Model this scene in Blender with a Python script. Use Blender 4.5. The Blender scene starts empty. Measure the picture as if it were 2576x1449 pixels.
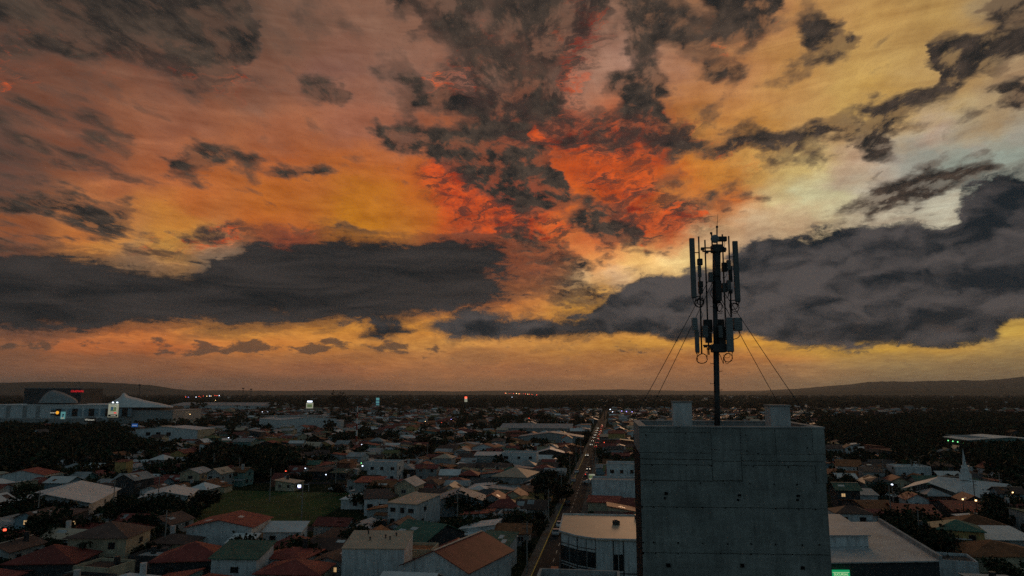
import bpy, math, random
import numpy as np
from mathutils import Vector, Matrix

random.seed(7)
rng = np.random.default_rng(7)
scene = bpy.context.scene
COL = scene.collection

# ------------------------------------------------------------------ camera
CAM_H = 35.0                    # drone height over the town, metres
PITCH = math.radians(8.5)
FPX, PW, PH = 1740.0, 2576.0, 1449.0      # focal length in units of a 2576 px wide picture
cam_data = bpy.data.cameras.new("camera")
cam_data.sensor_width = 36.0
cam_data.lens = 36.0 * FPX / PW
cam_data.clip_start = 0.5
cam_data.clip_end = 120000.0
camera = bpy.data.objects.new("camera", cam_data)
camera.location = (0, 0, CAM_H)
camera.rotation_euler = (math.radians(90) + PITCH, 0, 0)
COL.objects.link(camera)
scene.camera = camera

SUN_AZ, SUN_EL = math.radians(14.0), math.radians(3.0)

scene.render.engine = 'CYCLES'
scene.cycles.use_denoising = False
scene.cycles.use_adaptive_sampling = True
scene.cycles.adaptive_threshold = 0.015
scene.cycles.adaptive_min_samples = 8
scene.cycles.max_bounces = 5
scene.cycles.diffuse_bounces = 2
scene.cycles.glossy_bounces = 2
scene.cycles.transmission_bounces = 2
scene.cycles.volume_bounces = 0
scene.cycles.transparent_max_bounces = 6
scene.cycles.sample_clamp_indirect = 0.2
scene.view_settings.view_transform = 'Standard'
scene.view_settings.look = 'None'
scene.view_settings.exposure = 0.0
scene.view_settings.gamma = 1.0
scene.view_settings.use_curve_mapping = False


def lin(c):
    """0-255 display colour -> scene linear"""
    out = []
    for v in c[:3]:
        v = v / 255.0
        out.append(v / 12.92 if v <= 0.04045 else ((v + 0.055) / 1.055) ** 2.4)
    return out


def ray(x, y):
    """unit direction in the world for a spot of the 2576 x 1449 picture"""
    cx, cy = x - PW / 2, PH / 2 - y
    cp, sp = math.cos(PITCH), math.sin(PITCH)
    d = Vector((cx, FPX * cp - cy * sp, FPX * sp + cy * cp))
    return d.normalized()


def gp(x, y, z=0.0):
    """world point at height z seen at that spot"""
    d = ray(x, y)
    t = (z - CAM_H) / d.z
    return Vector((d.x * t, d.y * t, z))


# ------------------------------------------------------------------ sky: a dusk sky by direction
def sky_world():
    # measured sky tones (spot in the picture, display colour) used to lay out glow and cloud by azimuth and elevation
    pts = """-200 0 78 72 64|0 20 80 72 62|300 40 84 75 65|600 30 92 80 68|720 50 122 97 79|950 60 135 105 85|1200 50 132 104 86|1500 60 152 122 100|1560 150 166 134 112|1700 50 162 124 88|1900 60 178 128 82|2050 50 192 142 82|2200 60 194 148 82|2350 40 182 142 80|2560 40 150 125 90|2800 40 140 118 90
-200 200 112 80 64|0 200 122 83 65|200 210 118 86 68|450 190 122 88 70|650 210 127 96 78|850 190 136 103 87|1000 200 136 106 89|1200 200 142 112 95|1450 210 156 126 105|1650 190 172 132 100|1850 210 188 138 86|2000 190 198 148 82|2200 210 204 158 82|2400 200 188 148 92|2570 210 172 140 102|2800 200 160 130 100
-200 330 100 76 64|0 330 112 81 66|200 330 128 86 65|450 330 144 97 72|700 330 156 101 70|900 320 158 107 82|1020 330 152 106 84|1150 330 156 98 66|1300 330 196 92 50|1450 330 190 84 48|1600 330 190 88 45|1750 330 195 144 75|1900 330 208 154 75|2100 310 208 156 86|2250 310 198 156 98|2350 330 186 155 130|2450 350 168 153 135|2570 340 160 150 132|2800 340 150 140 125
-200 420 95 74 64|0 420 106 79 66|250 420 128 84 62|450 420 178 107 64|700 420 188 110 60|900 415 198 118 60|1050 420 204 118 54|1110 430 205 82 48|1500 430 218 95 40|1650 420 208 86 40|1750 420 228 155 65|1900 420 230 186 98|2000 430 234 206 125|2150 410 206 168 132|2300 400 160 154 136|2400 400 138 147 131|2570 400 138 147 131|2800 400 135 142 128
-200 500 90 72 62|0 500 112 81 62|300 470 165 103 65|500 490 198 118 58|700 490 214 129 53|950 500 224 145 48|1050 500 218 128 48|1150 490 206 78 44|1300 500 212 84 44|1450 490 230 116 48|1550 500 224 98 40|1700 490 234 158 72|1850 500 224 124 54|1980 490 238 220 155|2050 480 248 243 186|2200 470 202 188 162|2350 470 150 151 136|2570 480 158 158 140|2800 480 140 140 125
-200 560 110 80 60|0 560 155 98 60|200 580 206 130 65|450 570 214 145 60|650 560 214 124 54|900 555 230 156 44|1000 560 224 150 58|1200 560 228 104 52|1300 560 234 94 44|1450 550 218 124 60|1600 560 214 94 44|1700 560 210 86 42|1800 575 218 194 142|1900 570 228 208 162|2000 540 206 176 135|2200 540 196 180 150|2380 530 226 214 180
0 610 134 87 60|250 605 214 155 76|450 605 218 170 82|550 620 196 152 104|700 610 184 88 54|1250 620 218 114 58|1350 600 234 134 62|1500 610 208 108 58|1700 610 218 124 70|1800 620 218 195 152|1900 620 214 194 154
550 650 160 150 128|350 650 175 145 105|1350 650 228 114 48|1500 650 224 155 80|1600 655 230 196 112|1700 655 244 230 155|1760 650 238 224 144
1350 700 224 134 68|1450 700 228 208 152|1550 700 214 194 152|1650 690 224 194 122|1450 760 228 174 68|1510 765 234 174 58
50 840 134 92 65|300 835 205 124 58|600 835 208 149 63|850 830 214 154 63|1000 830 218 154 58|2500 830 194 154 70|2570 830 208 164 70|-200 840 110 84 64|2800 830 190 150 70
0 870 128 92 65|200 870 192 113 58|400 870 204 119 58|700 870 204 134 58|900 870 214 154 68|1100 870 214 159 73|1200 880 196 142 78|1400 870 208 154 73|1600 870 214 164 68|1800 870 218 164 63|1950 875 224 164 58|2200 885 219 164 58|2400 880 208 154 63|2570 870 152 122 70
0 900 122 87 62|300 900 142 97 65|700 900 166 112 64|900 900 172 117 64|1200 900 163 117 70|1500 900 163 117 67|1800 900 172 117 64|1950 900 188 126 60|2200 905 152 117 70|2400 905 142 112 70|2570 905 137 112 72
-200 930 100 78 60|0 930 116 84 62|400 930 132 92 62|800 930 142 92 58|1288 930 152 102 62|1700 930 152 107 65|2000 930 150 110 70|2300 930 132 109 70|2570 930 127 106 70|2800 930 115 100 70
-200 975 80 70 60|0 975 87 74 61|400 975 97 77 61|800 975 112 80 56|1288 975 127 92 59|1700 975 132 97 63|2000 975 127 99 66|2300 975 112 96 66|2570 975 102 91 66|2800 975 95 86 66""".replace("\n", "|").split("|")
    pts += "2240 375 168 156 140|2330 370 145 149 135|2430 375 138 147 132|2520 370 138 147 132|2300 430 150 150 136|2400 440 140 147 132|2500 430 142 148 132|2570 450 146 150 135|2230 450 178 166 146|2300 130 186 146 84|2420 280 186 152 98|2500 300 182 152 108|2150 260 204 160 86|2280 260 200 158 90|1800 430 226 160 66|1700 450 222 120 50".split("|")
    P = np.array([[float(t) for t in s.split()] for s in pts])
    PL = P[:, 2:5] / 255.0
    Q = 4.0                                   # layout step
    GW, GH = 760, 250                         # from x=-232 to 2808, y=0 to 1000
    gx = (np.arange(GW) * Q - 232)[None, :].repeat(GH, 0)
    gy = (np.arange(GH) * Q)[:, None].repeat(GW, 1)
    num = np.zeros((GH, GW, 3)); den = np.zeros((GH, GW))
    for p, c in zip(P, PL):
        sy = 0.42 if p[1] < 780 else 0.16     # bands near the horizon are thin
        d2 = ((gx - p[0]) / (1.25 if p[1] < 780 else 3.2)) ** 2 + ((gy - p[1]) / sy * 0.5) ** 2
        w = 1.0 / (d2 + 30.0 ** 2) ** 1.7
        num += w[..., None] * c; den += w
    BG = num / den[..., None]
    mx = BG.max(2, keepdims=True)
    BG = BG * np.where(mx > .70, .70 + (mx - .70) * .62, mx) / mx * np.array([1.03, .97, .98])
    rt = np.clip((gx - 1850) / 250, 0, 1)
    BG[..., 1] *= 1 + .085 * rt
    BG[..., 2] *= 1 + .11 * rt
    BG = np.where(BG <= .04045, BG / 12.92, ((BG + .055) / 1.055) ** 2.4)
    dim = 1 - .26 * np.exp(-((gx - 800) / 420) ** 2 - ((gy - 490) / 110) ** 2) - .12 * np.exp(-((gx - 2050) / 160) ** 2 - ((gy - 490) / 70) ** 2)
    low_ = 1 + .28 * np.exp(-((gy - 850) / 32) ** 2) + .18 * np.clip((gy - 880) / 40, 0, 1) + .18 * np.clip((gy - 915) / 30, 0, 1)
    dim = dim + .42 * np.exp(-((gx - 1620) / 190) ** 2 - ((gy - 668) / 42) ** 2) + .12 * np.exp(-((gx - 620) / 420) ** 2 - ((gy - 440) / 120) ** 2)
    lum = BG.mean(2, keepdims=True)
    BG = lum + (BG - lum) * 1.0
    BG = np.clip(BG * (dim * low_)[..., None], .002, .98)

    def poly(pl):
        pl = np.array(pl, float); inside = np.zeros((GH, GW), bool)
        j = len(pl) - 1
        for i in range(len(pl)):
            xi, yi = pl[i]; xj, yj = pl[j]
            c = ((yi > gy) != (yj > gy)) & (gx < (xj - xi) * (gy - yi) / (yj - yi + 1e-9) + xi)
            inside ^= c; j = i
        return inside.astype(float)

    def ell(x, y, rx, ry, rot=0.0):
        c, s = math.cos(math.radians(rot)), math.sin(math.radians(rot))
        dx, dy = gx - x, gy - y
        u, v = (dx * c + dy * s) / rx, (-dx * s + dy * c) / ry
        return np.clip(1.6 - np.sqrt(u * u + v * v), 0, 1)

    def blur(a, r):
        for _ in range(2):
            for ax in (0, 1):
                k = max(1, int(r / Q))
                pad = [(0, 0), (0, 0)]; pad[ax] = (k + 1, k)
                b = np.cumsum(np.pad(a, pad, mode='edge'), axis=ax)
                a = (np.take(b, range(2 * k + 1, b.shape[ax]), ax) - np.take(b, range(0, b.shape[ax] - 2 * k - 1), ax)) / (2 * k + 1)
        return a

    # M1: broken mid-level cloud; RED: where its edges catch the last light
    M1 = 0.03 * np.clip((620 - gy) / 150, 0, 1) + 0.16 * np.clip((300 - gy) / 150, 0, 1) * np.clip((2200 - gx) / 300, 0, 1) + .10 * np.clip((420 - gx) / 200, 0, 1) * np.clip((600 - gy) / 100, 0, 1) - .12 * ell(2150, 200, 200, 120) - .1 * ell(850, 480, 350, 110)
    for pl, v in (
        ([(-232, 0), (640, 0), (640, 90), (600, 150), (430, 215), (250, 170), (100, 110), (-232, 140)], .74),
        ([(260, 150), (420, 150), (560, 190), (640, 240), (500, 235), (330, 200)], .74),
        ([(-232, 210), (150, 230), (300, 300), (340, 400), (200, 440), (-232, 470)], .55),
        ([(-232, 478), (130, 485), (280, 510), (395, 545), (250, 562), (100, 545), (-232, 560)], .8),
        ([(440, 630), (500, 560), (620, 545), (640, 580), (560, 610)], .6),
        ([(280, 600), (420, 590), (470, 630), (330, 650)], .55),
        ([(690, 560), (800, 545), (830, 590), (700, 600)], .5),
        ([(-232, 590), (140, 600), (240, 640), (-232, 650)], .75),
        ([(650, 0), (900, 0), (960, 60), (840, 110), (760, 70)], .42),
        ([(960, 0), (1530, 0), (1515, 60), (1450, 110), (1455, 230), (1390, 300), (1250, 270), (1180, 180), (1060, 110)], .72),
        ([(905, 200), (1010, 180), (1100, 215), (1230, 250), (1330, 290), (1330, 330), (1200, 310), (1060, 275)], .9),
        ([(925, 335), (1000, 300), (1090, 305), (1200, 310), (1330, 335), (1430, 420), (1445, 470), (1390, 530), (1330, 545), (1240, 500), (1150, 440), (1050, 385)], 1.0),
        ([(1300, 300), (1520, 265), (1640, 280), (1760, 350), (1640, 395), (1500, 390), (1380, 350)], .62),
        ([(1640, 430), (1700, 400), (1680, 450)], .5),
        ([(1400, 530), (1500, 515), (1600, 540), (1610, 590), (1520, 605), (1440, 575)], .85),
        ([(1180, 540), (1300, 530), (1400, 570), (1360, 600), (1250, 580)], .45),
        ([(2175, 282), (2280, 225), (2345, 185), (2370, 110), (2440, 60), (2576, -20), (2900, -60), (2900, 150), (2576, 165), (2500, 190), (2400, 220), (2290, 268)], 1.0),
        ([(1480, 605), (1650, 610), (1760, 625), (1640, 650), (1500, 640)], .42),
        ([(1700, 425), (1900, 420), (2090, 415), (1980, 440), (1850, 480), (1720, 520), (1600, 545), (1500, 520), (1600, 480)], .42),
        ([(1680, 520), (1900, 480), (1990, 495), (1850, 540), (1700, 580)], .5),
    ):
        M1 = np.maximum(M1, poly(pl) * v)
    for x, y, rx, ry, rot, v in (
        (525, 400, 95, 20, -3, 1), (825, 240, 50, 18, 0, .9), (740, 440, 150, 13, -3, .75), (470, 450, 60, 14, 0, .55), (330, 450, 90, 16, -5, .6),
        (1590, 185, 55, 40, -20, .95), (1625, 40, 50, 60, 20, .8), (1760, 95, 45, 28, -10, .95), (1860, 35, 80, 45, 10, .8), (2035, 55, 60, 32, -12, 1), (2085, 130, 60, 28, -25, .95),
        (1815, 150, 50, 22, -15, .75), (1960, 190, 60, 15, -8, .7), (1930, 100, 40, 20, 0, .6), (1700, 60, 40, 50, 10, .7), (1640, 250, 70, 35, -15, .75), (1780, 300, 50, 20, 0, .55), (1850, 200, 40, 18, -20, .55),
        (1915, 345, 75, 22, 10, .9), (2010, 330, 60, 18, -15, .8), (2180, 355, 65, 28, 15, 1), (2110, 320, 90, 18, -15, .85), (1830, 362, 50, 16, -15, .95), (1720, 365, 50, 16, -5, .9), (1980, 375, 90, 12, -5, .7), (2230, 300, 60, 14, -20, .8),
        (2550, 235, 55, 26, 0, .95), (2420, 290, 90, 14, -8, .45), (2300, 478, 150, 34, -16, 1.0), (2440, 425, 50, 14, -25, .9), (2200, 515, 90, 16, -12, .85), (2100, 540, 60, 12, -8, .6),
        (1575, 600, 40, 10, 0, .6), (1330, 640, 130, 17, 9, 1.0), (1430, 655, 45, 12, 0, .9), (1380, 728, 140, 20, 9, 1.0), (1300, 690, 130, 20, 6, .95), (1440, 748, 80, 11, 6, .95), (1250, 600, 130, 14, 3, .9),  (1520, 680, 30, 12, 0, .5), (230, 570, 70, 12, 0, .6), (880, 580, 60, 8, 0, .9), (1200, 590, 90, 10, 0, .6),
    ):
        M1 = np.maximum(M1, ell(x, y, rx * 1.1, ry * 1.15, rot) * min(1.05, v + .12))
    M1 += .16 * blur(poly([(1540, -20), (1960, -20), (1900, 110), (1800, 200), (1740, 330), (1640, 330), (1560, 240)]), 40) + .12 * blur(poly([(1260, 290), (1700, 260), (1780, 360), (1640, 420), (1440, 440), (1300, 400)]), 30)
    M1 = blur(np.clip(M1, 0, 1), 11)
    RED = np.zeros((GH, GW))
    for x, y, rx, ry, v in ((1560, 350, 150, 50, 1), (1380, 330, 120, 45, .8), (1150, 490, 70, 45, 1), (1110, 435, 60, 25, .9), (1270, 545, 120, 30, 1), (1370, 580, 90, 30, .9), (1560, 470, 90, 45, .9), (1700, 545, 130, 35, 1), (1620, 590, 90, 30, .7), (1860, 430, 120, 18, .5),
                            (1470, 60, 50, 40, 1), (1450, 200, 25, 60, .9), (1400, 110, 110, 50, .55), (1230, 120, 90, 50, .45), (1150, 205, 110, 40, .7), (1250, 270, 120, 25, .75), (1700, 320, 70, 30, .6), (1850, 370, 80, 16, .8), (1990, 360, 70, 14, .6), (1800, 110, 90, 60, .45), (1960, 60, 60, 30, .45),
                            (450, 190, 170, 22, .55), (600, 220, 110, 22, .55), (250, 100, 260, 80, .3), (60, 200, 90, 40, .4), (580, 585, 90, 30, .8), (480, 625, 160, 18, .8), (750, 580, 100, 20, .7), (1000, 610, 120, 14, .55), (1350, 655, 120, 14, .6), (0, 695, 40, 14, .8), (360, 555, 120, 16, .4), (300, 380, 200, 60, .16)):
        RED = np.maximum(RED, ell(x, y, rx, ry) * v)
    RED = blur(RED, 18)
    CUM = np.clip((gx - 1250) / 350, 0, 1) * np.clip((gy - 380) / 100, 0, 1)
    CUM = np.maximum(CUM, blur(poly([(860, 870), (860, 800), (1060, 815), (1100, 780), (1400, 770), (1400, 870)]), 20))
    # M2: the low dark banks
    M2 = np.zeros((GH, GW))
    for pl in (
        [(-232, 660), (100, 640), (250, 652), (400, 657), (560, 645), (640, 606), (760, 592), (960, 588), (1080, 603), (1130, 588), (1240, 592), (1330, 635), (1440, 642), (1440, 660), (1330, 664), (1240, 668), (1250, 690), (1330, 702), (1400, 717), (1480, 738), (1470, 750), (1380, 752), (1250, 765), (1150, 778), (1040, 796), (850, 818), (560, 824), (330, 820), (220, 842), (-232, 850)],
        [(880, 856), (900, 834), (980, 806), (1060, 822), (1100, 800), (1190, 786), (1300, 800), (1450, 788), (1500, 770), (1545, 708), (1630, 684), (1690, 690), (1740, 672), (1800, 676), (1865, 640), (1920, 600), (2000, 590), (2060, 562), (2160, 555), (2200, 570), (2270, 545), (2330, 562), (2370, 556), (2392, 530), (2420, 512), (2438, 484), (2470, 470), (2500, 446), (2545, 432), (2900, 400), (2900, 790), (2576, 785), (2520, 822), (2505, 862), (2350, 872), (2200, 878), (1980, 878), (1905, 858), (1860, 845), (1750, 868), (1700, 866), (1560, 852), (1400, 860), (1250, 860), (1150, 858), (1080, 842), (1000, 862), (920, 866)],
    ):
        M2 = np.maximum(M2, poly(pl))
    M2 = blur(M2, 28) * (1 - CUM) + blur(M2, 13) * CUM
    PUFF = np.maximum(0, ell(430, 872, 560, 20)) * 0.95 + ell(1250, 885, 500, 20) * .45
    PUFF = blur(np.clip(PUFF, 0, 1), 8)
    LIT = np.zeros((GH, GW))                  # parts of the banks that catch warm light
    for x, y, rx, ry, v in ((1700, 700, 120, 60, .9), (1960, 660, 260, 70, .75), (2200, 610, 160, 40, .5), (1600, 760, 200, 50, .55), (1200, 740, 300, 60, .35), (800, 660, 300, 40, .25), (300, 690, 260, 40, .35), (600, 810, 500, 18, .5), (2050, 850, 250, 25, .4), (1850, 770, 120, 60, .5), (1350, 820, 300, 20, .3), (2450, 700, 200, 60, .15)):
        LIT = np.maximum(LIT, ell(x, y, rx, ry) * v)
    LIT = blur(LIT, 40)

    # to azimuth / tangent of elevation
    NC, A0, A1 = 96, math.radians(-42), math.radians(42)
    ys = [985, 965, 945, 925, 908, 893, 880, 866, 852, 838, 822, 800, 775, 748, 720, 692, 665, 640, 615, 588, 560, 530, 498, 464, 428, 390, 350, 306, 258, 206, 150, 90, 20, -60]
    vs = []
    for y in ys:
        d = ray(PW / 2, y); vs.append(d.z / d.y)
    az = np.linspace(A0, A1, NC + 1)

    def pix(a, v):
        d = np.array([math.sin(a), math.cos(a), v])
        cp, sp = math.cos(PITCH), math.sin(PITCH)
        fwd, up = d[1] * cp + d[2] * sp, -d[1] * sp + d[2] * cp
        return PW / 2 + FPX * d[0] / fwd, PH / 2 - FPX * up / fwd

    def samp(F, a, v):
        x, y = pix(a, v)
        i = min(max((x + 232) / Q, 0), GW - 1.01); j = min(max(y / Q, 0), GH - 1.01)
        i0, j0 = int(i), int(j); fx, fy = i - i0, j - j0
        return (F[j0, i0] * (1 - fx) + F[j0, i0 + 1] * fx) * (1 - fy) + (F[j0 + 1, i0] * (1 - fx) + F[j0 + 1, i0 + 1] * fx) * fy

    FALL = np.clip(np.dstack([BG, M2, RED, LIT, M1, PUFF, CUM]), 0, 1)

    w = bpy.data.worlds.new("World")
    scene.world = w
    w.use_nodes = True
    nt = w.node_tree
    nt.nodes.clear()
    N, L = nt.nodes, nt.links

    def put(sock, val):
        if hasattr(val, 'is_output'):
            L.new(val, sock)
        else:
            sock.default_value = val

    def math_(op, a, b=None, c=None, clamp=False):
        n = N.new('ShaderNodeMath'); n.operation = op; n.use_clamp = clamp
        for i, q in enumerate((a, b, c)):
            if q is not None: put(n.inputs[i], q)
        return n.outputs[0]

    def vec(x, y, z):
        n = N.new('ShaderNodeCombineXYZ')
        for i, q in enumerate((x, y, z)): put(n.inputs[i], q)
        return n.outputs[0]

    def noise(v, scale, detail, rough=.55, dist=0.0, out=0):
        n = N.new('ShaderNodeTexNoise'); n.noise_dimensions = '2D'; n.inputs['Scale'].default_value = scale
        n.inputs['Detail'].default_value = detail; n.inputs['Roughness'].default_value = rough
        n.inputs['Distortion'].default_value = dist
        L.new(v, n.inputs['Vector'])
        return n.outputs[out]

    def mixc(f, a, b, blend='MIX'):
        n = N.new('ShaderNodeMix'); n.data_type = 'RGBA'; n.blend_type = blend; n.clamp_factor = True
        put(n.inputs[0], f)
        for s, q in ((6, a), (7, b)):
            if hasattr(q, 'is_output'): L.new(q, n.inputs[s])
            else: n.inputs[s].default_value = tuple(q) + (1,) if len(q) == 3 else q
        return n.outputs[2]

    def mixf(f, a, b):
        n = N.new('ShaderNodeMix'); n.data_type = 'FLOAT'; n.clamp_factor = True
        put(n.inputs[0], f); put(n.inputs[2], a); put(n.inputs[3], b)
        return n.outputs[0]

    def rng_(v, a, b, c=0.0, d=1.0, smooth=True):
        n = N.new('ShaderNodeMapRange'); n.interpolation_type = 'SMOOTHSTEP' if smooth else 'LINEAR'
        put(n.inputs[0], v)
        for i, q in enumerate((a, b, c, d)): put(n.inputs[1 + i], q)
        return n.outputs[0]

    tc = N.new('ShaderNodeTexCoord')
    sep = N.new('ShaderNodeSeparateXYZ'); L.new(tc.outputs['Generated'], sep.inputs[0])
    dx, dy, dz = sep.outputs
    hh = math_('SQRT', math_('ADD', math_('MULTIPLY', dx, dx), math_('ADD', math_('MULTIPLY', dy, dy), 1e-5)))
    v0 = math_('DIVIDE', dz, hh)
    a0 = math_('ARCTAN2', dx, dy)
    # cloud-plane coordinates (a flat deck overhead, streets running towards the sunset)
    zz = math_('ADD', math_('MAXIMUM', dz, 0.0), 0.10)
    px_, py_ = math_('DIVIDE', dx, zz), math_('DIVIDE', dy, zz)
    ca, sa = math.cos(math.radians(9)), math.sin(math.radians(9))
    qx = math_('SUBTRACT', math_('MULTIPLY', px_, ca), math_('MULTIPLY', py_, sa))
    qy = math_('ADD', math_('MULTIPLY', px_, sa), math_('MULTIPLY', py_, ca))
    deck = vec(qx, math_('MULTIPLY', qy, 0.55), 0.0)
    low = vec(a0, math_('MULTIPLY', v0, 1.9), 0.0)
    # break up the layout
    wn = noise(low, 9.0, 5.0, .6, 0.0, 1)
    ws = N.new('ShaderNodeSeparateColor'); L.new(wn, ws.inputs[0])
    amp = rng_(v0, 0.02, 0.3, 0.25, 1.0)
    aw = math_('ADD', a0, math_('MULTIPLY', math_('MULTIPLY', math_('SUBTRACT', ws.outputs[0], .5), .10), amp))
    vw = math_('ADD', v0, math_('MULTIPLY', math_('MULTIPLY', math_('SUBTRACT', ws.outputs[1], .5), .075), amp))
    vw = math_('MAXIMUM', vw, 0.0)
    g = rng_(aw, A0, A1, 0.0, 1.0, False)
    gc = vec(g, g, g)

    def curves(rows):
        n = N.new('ShaderNodeRGBCurve')
        mp = n.mapping
        for ch in range(3):
            cv = mp.curves[ch]
            cv.points[0].location = (0.0, float(rows[0][ch])); cv.points[-1].location = (1.0, float(rows[-1][ch]))
            for k in range(1, len(rows) - 1):
                cv.points.new(k / (len(rows) - 1), float(rows[k][ch]))
        mp.update()
        L.new(gc, n.inputs['Color'])
        return n.outputs[0]

    acc = [None, None, None]
    for r, v in enumerate(vs):
        f = None if r == 0 else rng_(vw, vs[r - 1], v, 0.0, 1.0, False)
        rows = [samp(FALL, a, v) for a in az]
        for k in range(3):
            c = curves([q[k * 3:k * 3 + 3] for q in rows])
            acc[k] = c if r == 0 else mixc(f, acc[k], c)
    ca_c = acc[0]
    sb = N.new('ShaderNodeSeparateColor'); L.new(acc[1], sb.inputs[0])
    m2g, redg, litg = sb.outputs
    sc_ = N.new('ShaderNodeSeparateColor'); L.new(acc[2], sc_.inputs[0])
    ca_a, cb_a, cumg = sc_.outputs
    # --- clear glow with thin streaks; beyond the glow the sky turns to ordinary dusk
    nis = N.new('ShaderNodeTexSky'); nis.sky_type = 'NISHITA'; nis.sun_disc = False
    nis.sun_elevation = SUN_EL; nis.sun_rotation = SUN_AZ
    nis.altitude = 1000; nis.air_density = 1.2; nis.dust_density = 2.5; nis.ozone_density = 2.0
    streak = noise(vec(a0, math_('MULTIPLY', v0, 6.0), 0.0), 5.0, 6.0, .6, .6)
    nd = noise(deck, 1.7, 9.0, .62, .35)
    nd_b = noise(deck, 8.5, 7.0, .62, .25)
    sgain = math_('ADD', math_('ADD', 0.33, math_('MULTIPLY', streak, 0.62)), math_('MULTIPLY', nd_b, .5))
    sgain = math_('MULTIPLY', sgain, math_('ADD', .86, math_('MULTIPLY', noise(deck, 24.0, 4.0, .65), .28)))
    glow = mixc(1.0, ca_c, vec(sgain, math_('POWER', sgain, 1.25), math_('POWER', sgain, 1.3)), 'MULTIPLY')
    # --- mid-level broken cloud
    nd_c = noise(deck, 24.0, 5.0, .65, .15)
    def vor(v, scale, detail, feat='SMOOTH_F1'):
        n = N.new('ShaderNodeTexVoronoi'); n.voronoi_dimensions = '2D'; n.feature = feat; n.inputs['Scale'].default_value = scale
        n.inputs['Detail'].default_value = detail; n.inputs['Roughness'].default_value = .5
        if feat == 'SMOOTH_F1': n.inputs['Smoothness'].default_value = .55
        L.new(v, n.inputs['Vector'])
        return n.outputs['Distance']
    dwn = noise(deck, 7.0, 4.0, .6, 0.0, 1)
    dwv = N.new('ShaderNodeVectorMath'); dwv.operation = 'MULTIPLY_ADD'
    L.new(dwn, dwv.inputs[0]); dwv.inputs[1].default_value = (.13, .13, 0); L.new(deck, dwv.inputs[2])
    puff = math_('SUBTRACT', .42, vor(dwv.outputs[0], 9.0, 1.5, 'F1'))
    tex1 = math_('ADD', math_('ADD', math_('MULTIPLY', math_('SUBTRACT', nd, .5), .75), math_('MULTIPLY', puff, .8)),
                 math_('ADD', math_('MULTIPLY', math_('SUBTRACT', nd_b, .5), .95), math_('MULTIPLY', math_('SUBTRACT', nd_c, .5), .55)))
    f1 = math_('ADD', math_('MULTIPLY', ca_a, 1.12), math_('MULTIPLY', tex1, math_('SUBTRACT', 1.08, math_('MULTIPLY', ca_a, .72))))
    k1 = rng_(f1, .06, .44)
    core = rng_(f1, .22, .74)
    dsh = N.new('ShaderNodeVectorMath'); dsh.operation = 'ADD'; L.new(deck, dsh.inputs[0]); dsh.inputs[1].default_value = (.012, .045, 0)
    under = rng_(math_('SUBTRACT', nd_b, noise(dsh.outputs[0], 8.5, 6.0, .62, .25)), -.02, .16)
    dark1 = mixc(rng_(math_('ADD', math_('MULTIPLY', nd_b, .6), math_('MULTIPLY', nd_c, .4)), .3, .7), lin((33, 34, 34)), lin((84, 70, 60)))
    ember = mixc(rng_(nd_b, .35, .65), lin((120, 38, 30)), lin((224, 90, 38)))
    emb_n = noise(vec(math_('ADD', aw, 2.2), math_('MULTIPLY', math_('ADD', vw, math_('MULTIPLY', a0, -.16)), 3.4), 0.0), 27.0, 6.0, .68, .15)
    redk = math_('MULTIPLY', math_('MULTIPLY', rng_(math_('ADD', math_('MULTIPLY', redg, .8), math_('MULTIPLY', math_('SUBTRACT', emb_n, .5), 2.0)), .30, 1.05), rng_(redg, 0.02, .35)), math_('SUBTRACT', 1.0, math_('MULTIPLY', rng_(f1, .34, .72), .92)))
    redk = math_('MULTIPLY', redk, rng_(ca_a, .98, .62))
    dusky = math_('MULTIPLY', rng_(redg, .15, .7), rng_(emb_n, .60, .36))
    soft = mixc(.5, glow, lin((84, 70, 63)))
    c1 = mixc(core, soft, dark1)
    c1 = mixc(math_('MULTIPLY', under, .62), c1, mixc(.55, lin((96, 70, 58)), glow))
    c1 = mixc(redk, c1, ember)
    sky = mixc(k1, glow, c1)
    sky = mixc(math_('MULTIPLY', dusky, .8), sky, lin((66, 50, 46)))
    sky = mixc(math_('MULTIPLY', redk, .6), sky, ember)
    # --- low banks: billowing to the right, layered to the left
    lw = noise(low, 16.0, 5.0, .6, 0.0, 1)
    lwv = N.new('ShaderNodeVectorMath'); lwv.operation = 'MULTIPLY_ADD'
    L.new(lw, lwv.inputs[0]); lwv.inputs[1].default_value = (.06, .06, 0); L.new(low, lwv.inputs[2])
    lowd = lwv.outputs[0]
    bil = math_('SUBTRACT', .62, vor(lowd, 11.0, 3.0))
    off = N.new('ShaderNodeVectorMath'); off.operation = 'ADD'; L.new(lowd, off.inputs[0]); off.inputs[1].default_value = (-.008, .022, 0)
    bil2 = math_('SUBTRACT', .62, vor(off.outputs[0], 11.0, 2.0))
    lay = math_('MULTIPLY', math_('SUBTRACT', noise(vec(math_('ADD', a0, 7.3), math_('MULTIPLY', v0, 5.5), 0.0), 8.0, 6.0, .58, .4), .5), 1.3)
    cum = cumg
    fine = math_('MULTIPLY', math_('SUBTRACT', noise(lowd, 48.0, 6.0, .72), .5), 1.35)
    t2 = mixf(cum, math_('ADD', math_('MULTIPLY', lay, 1.2), math_('MULTIPLY', fine, .55)), math_('ADD', math_('MULTIPLY', bil, .9), fine))
    edge = math_('MULTIPLY', math_('MULTIPLY', m2g, math_('SUBTRACT', 1.0, m2g)), 4.0, None, True)
    f2 = math_('ADD', m2g, math_('MULTIPLY', t2, math_('ADD', math_('MULTIPLY', edge, mixf(cum, 1.0, .85)), .12)))
    k2 = rng_(f2, mixf(cum, .10, .38), mixf(cum, .92, .60))
    big = math_('SUBTRACT', noise(low, 7.0, 4.0, .55, .3), .5)
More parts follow.
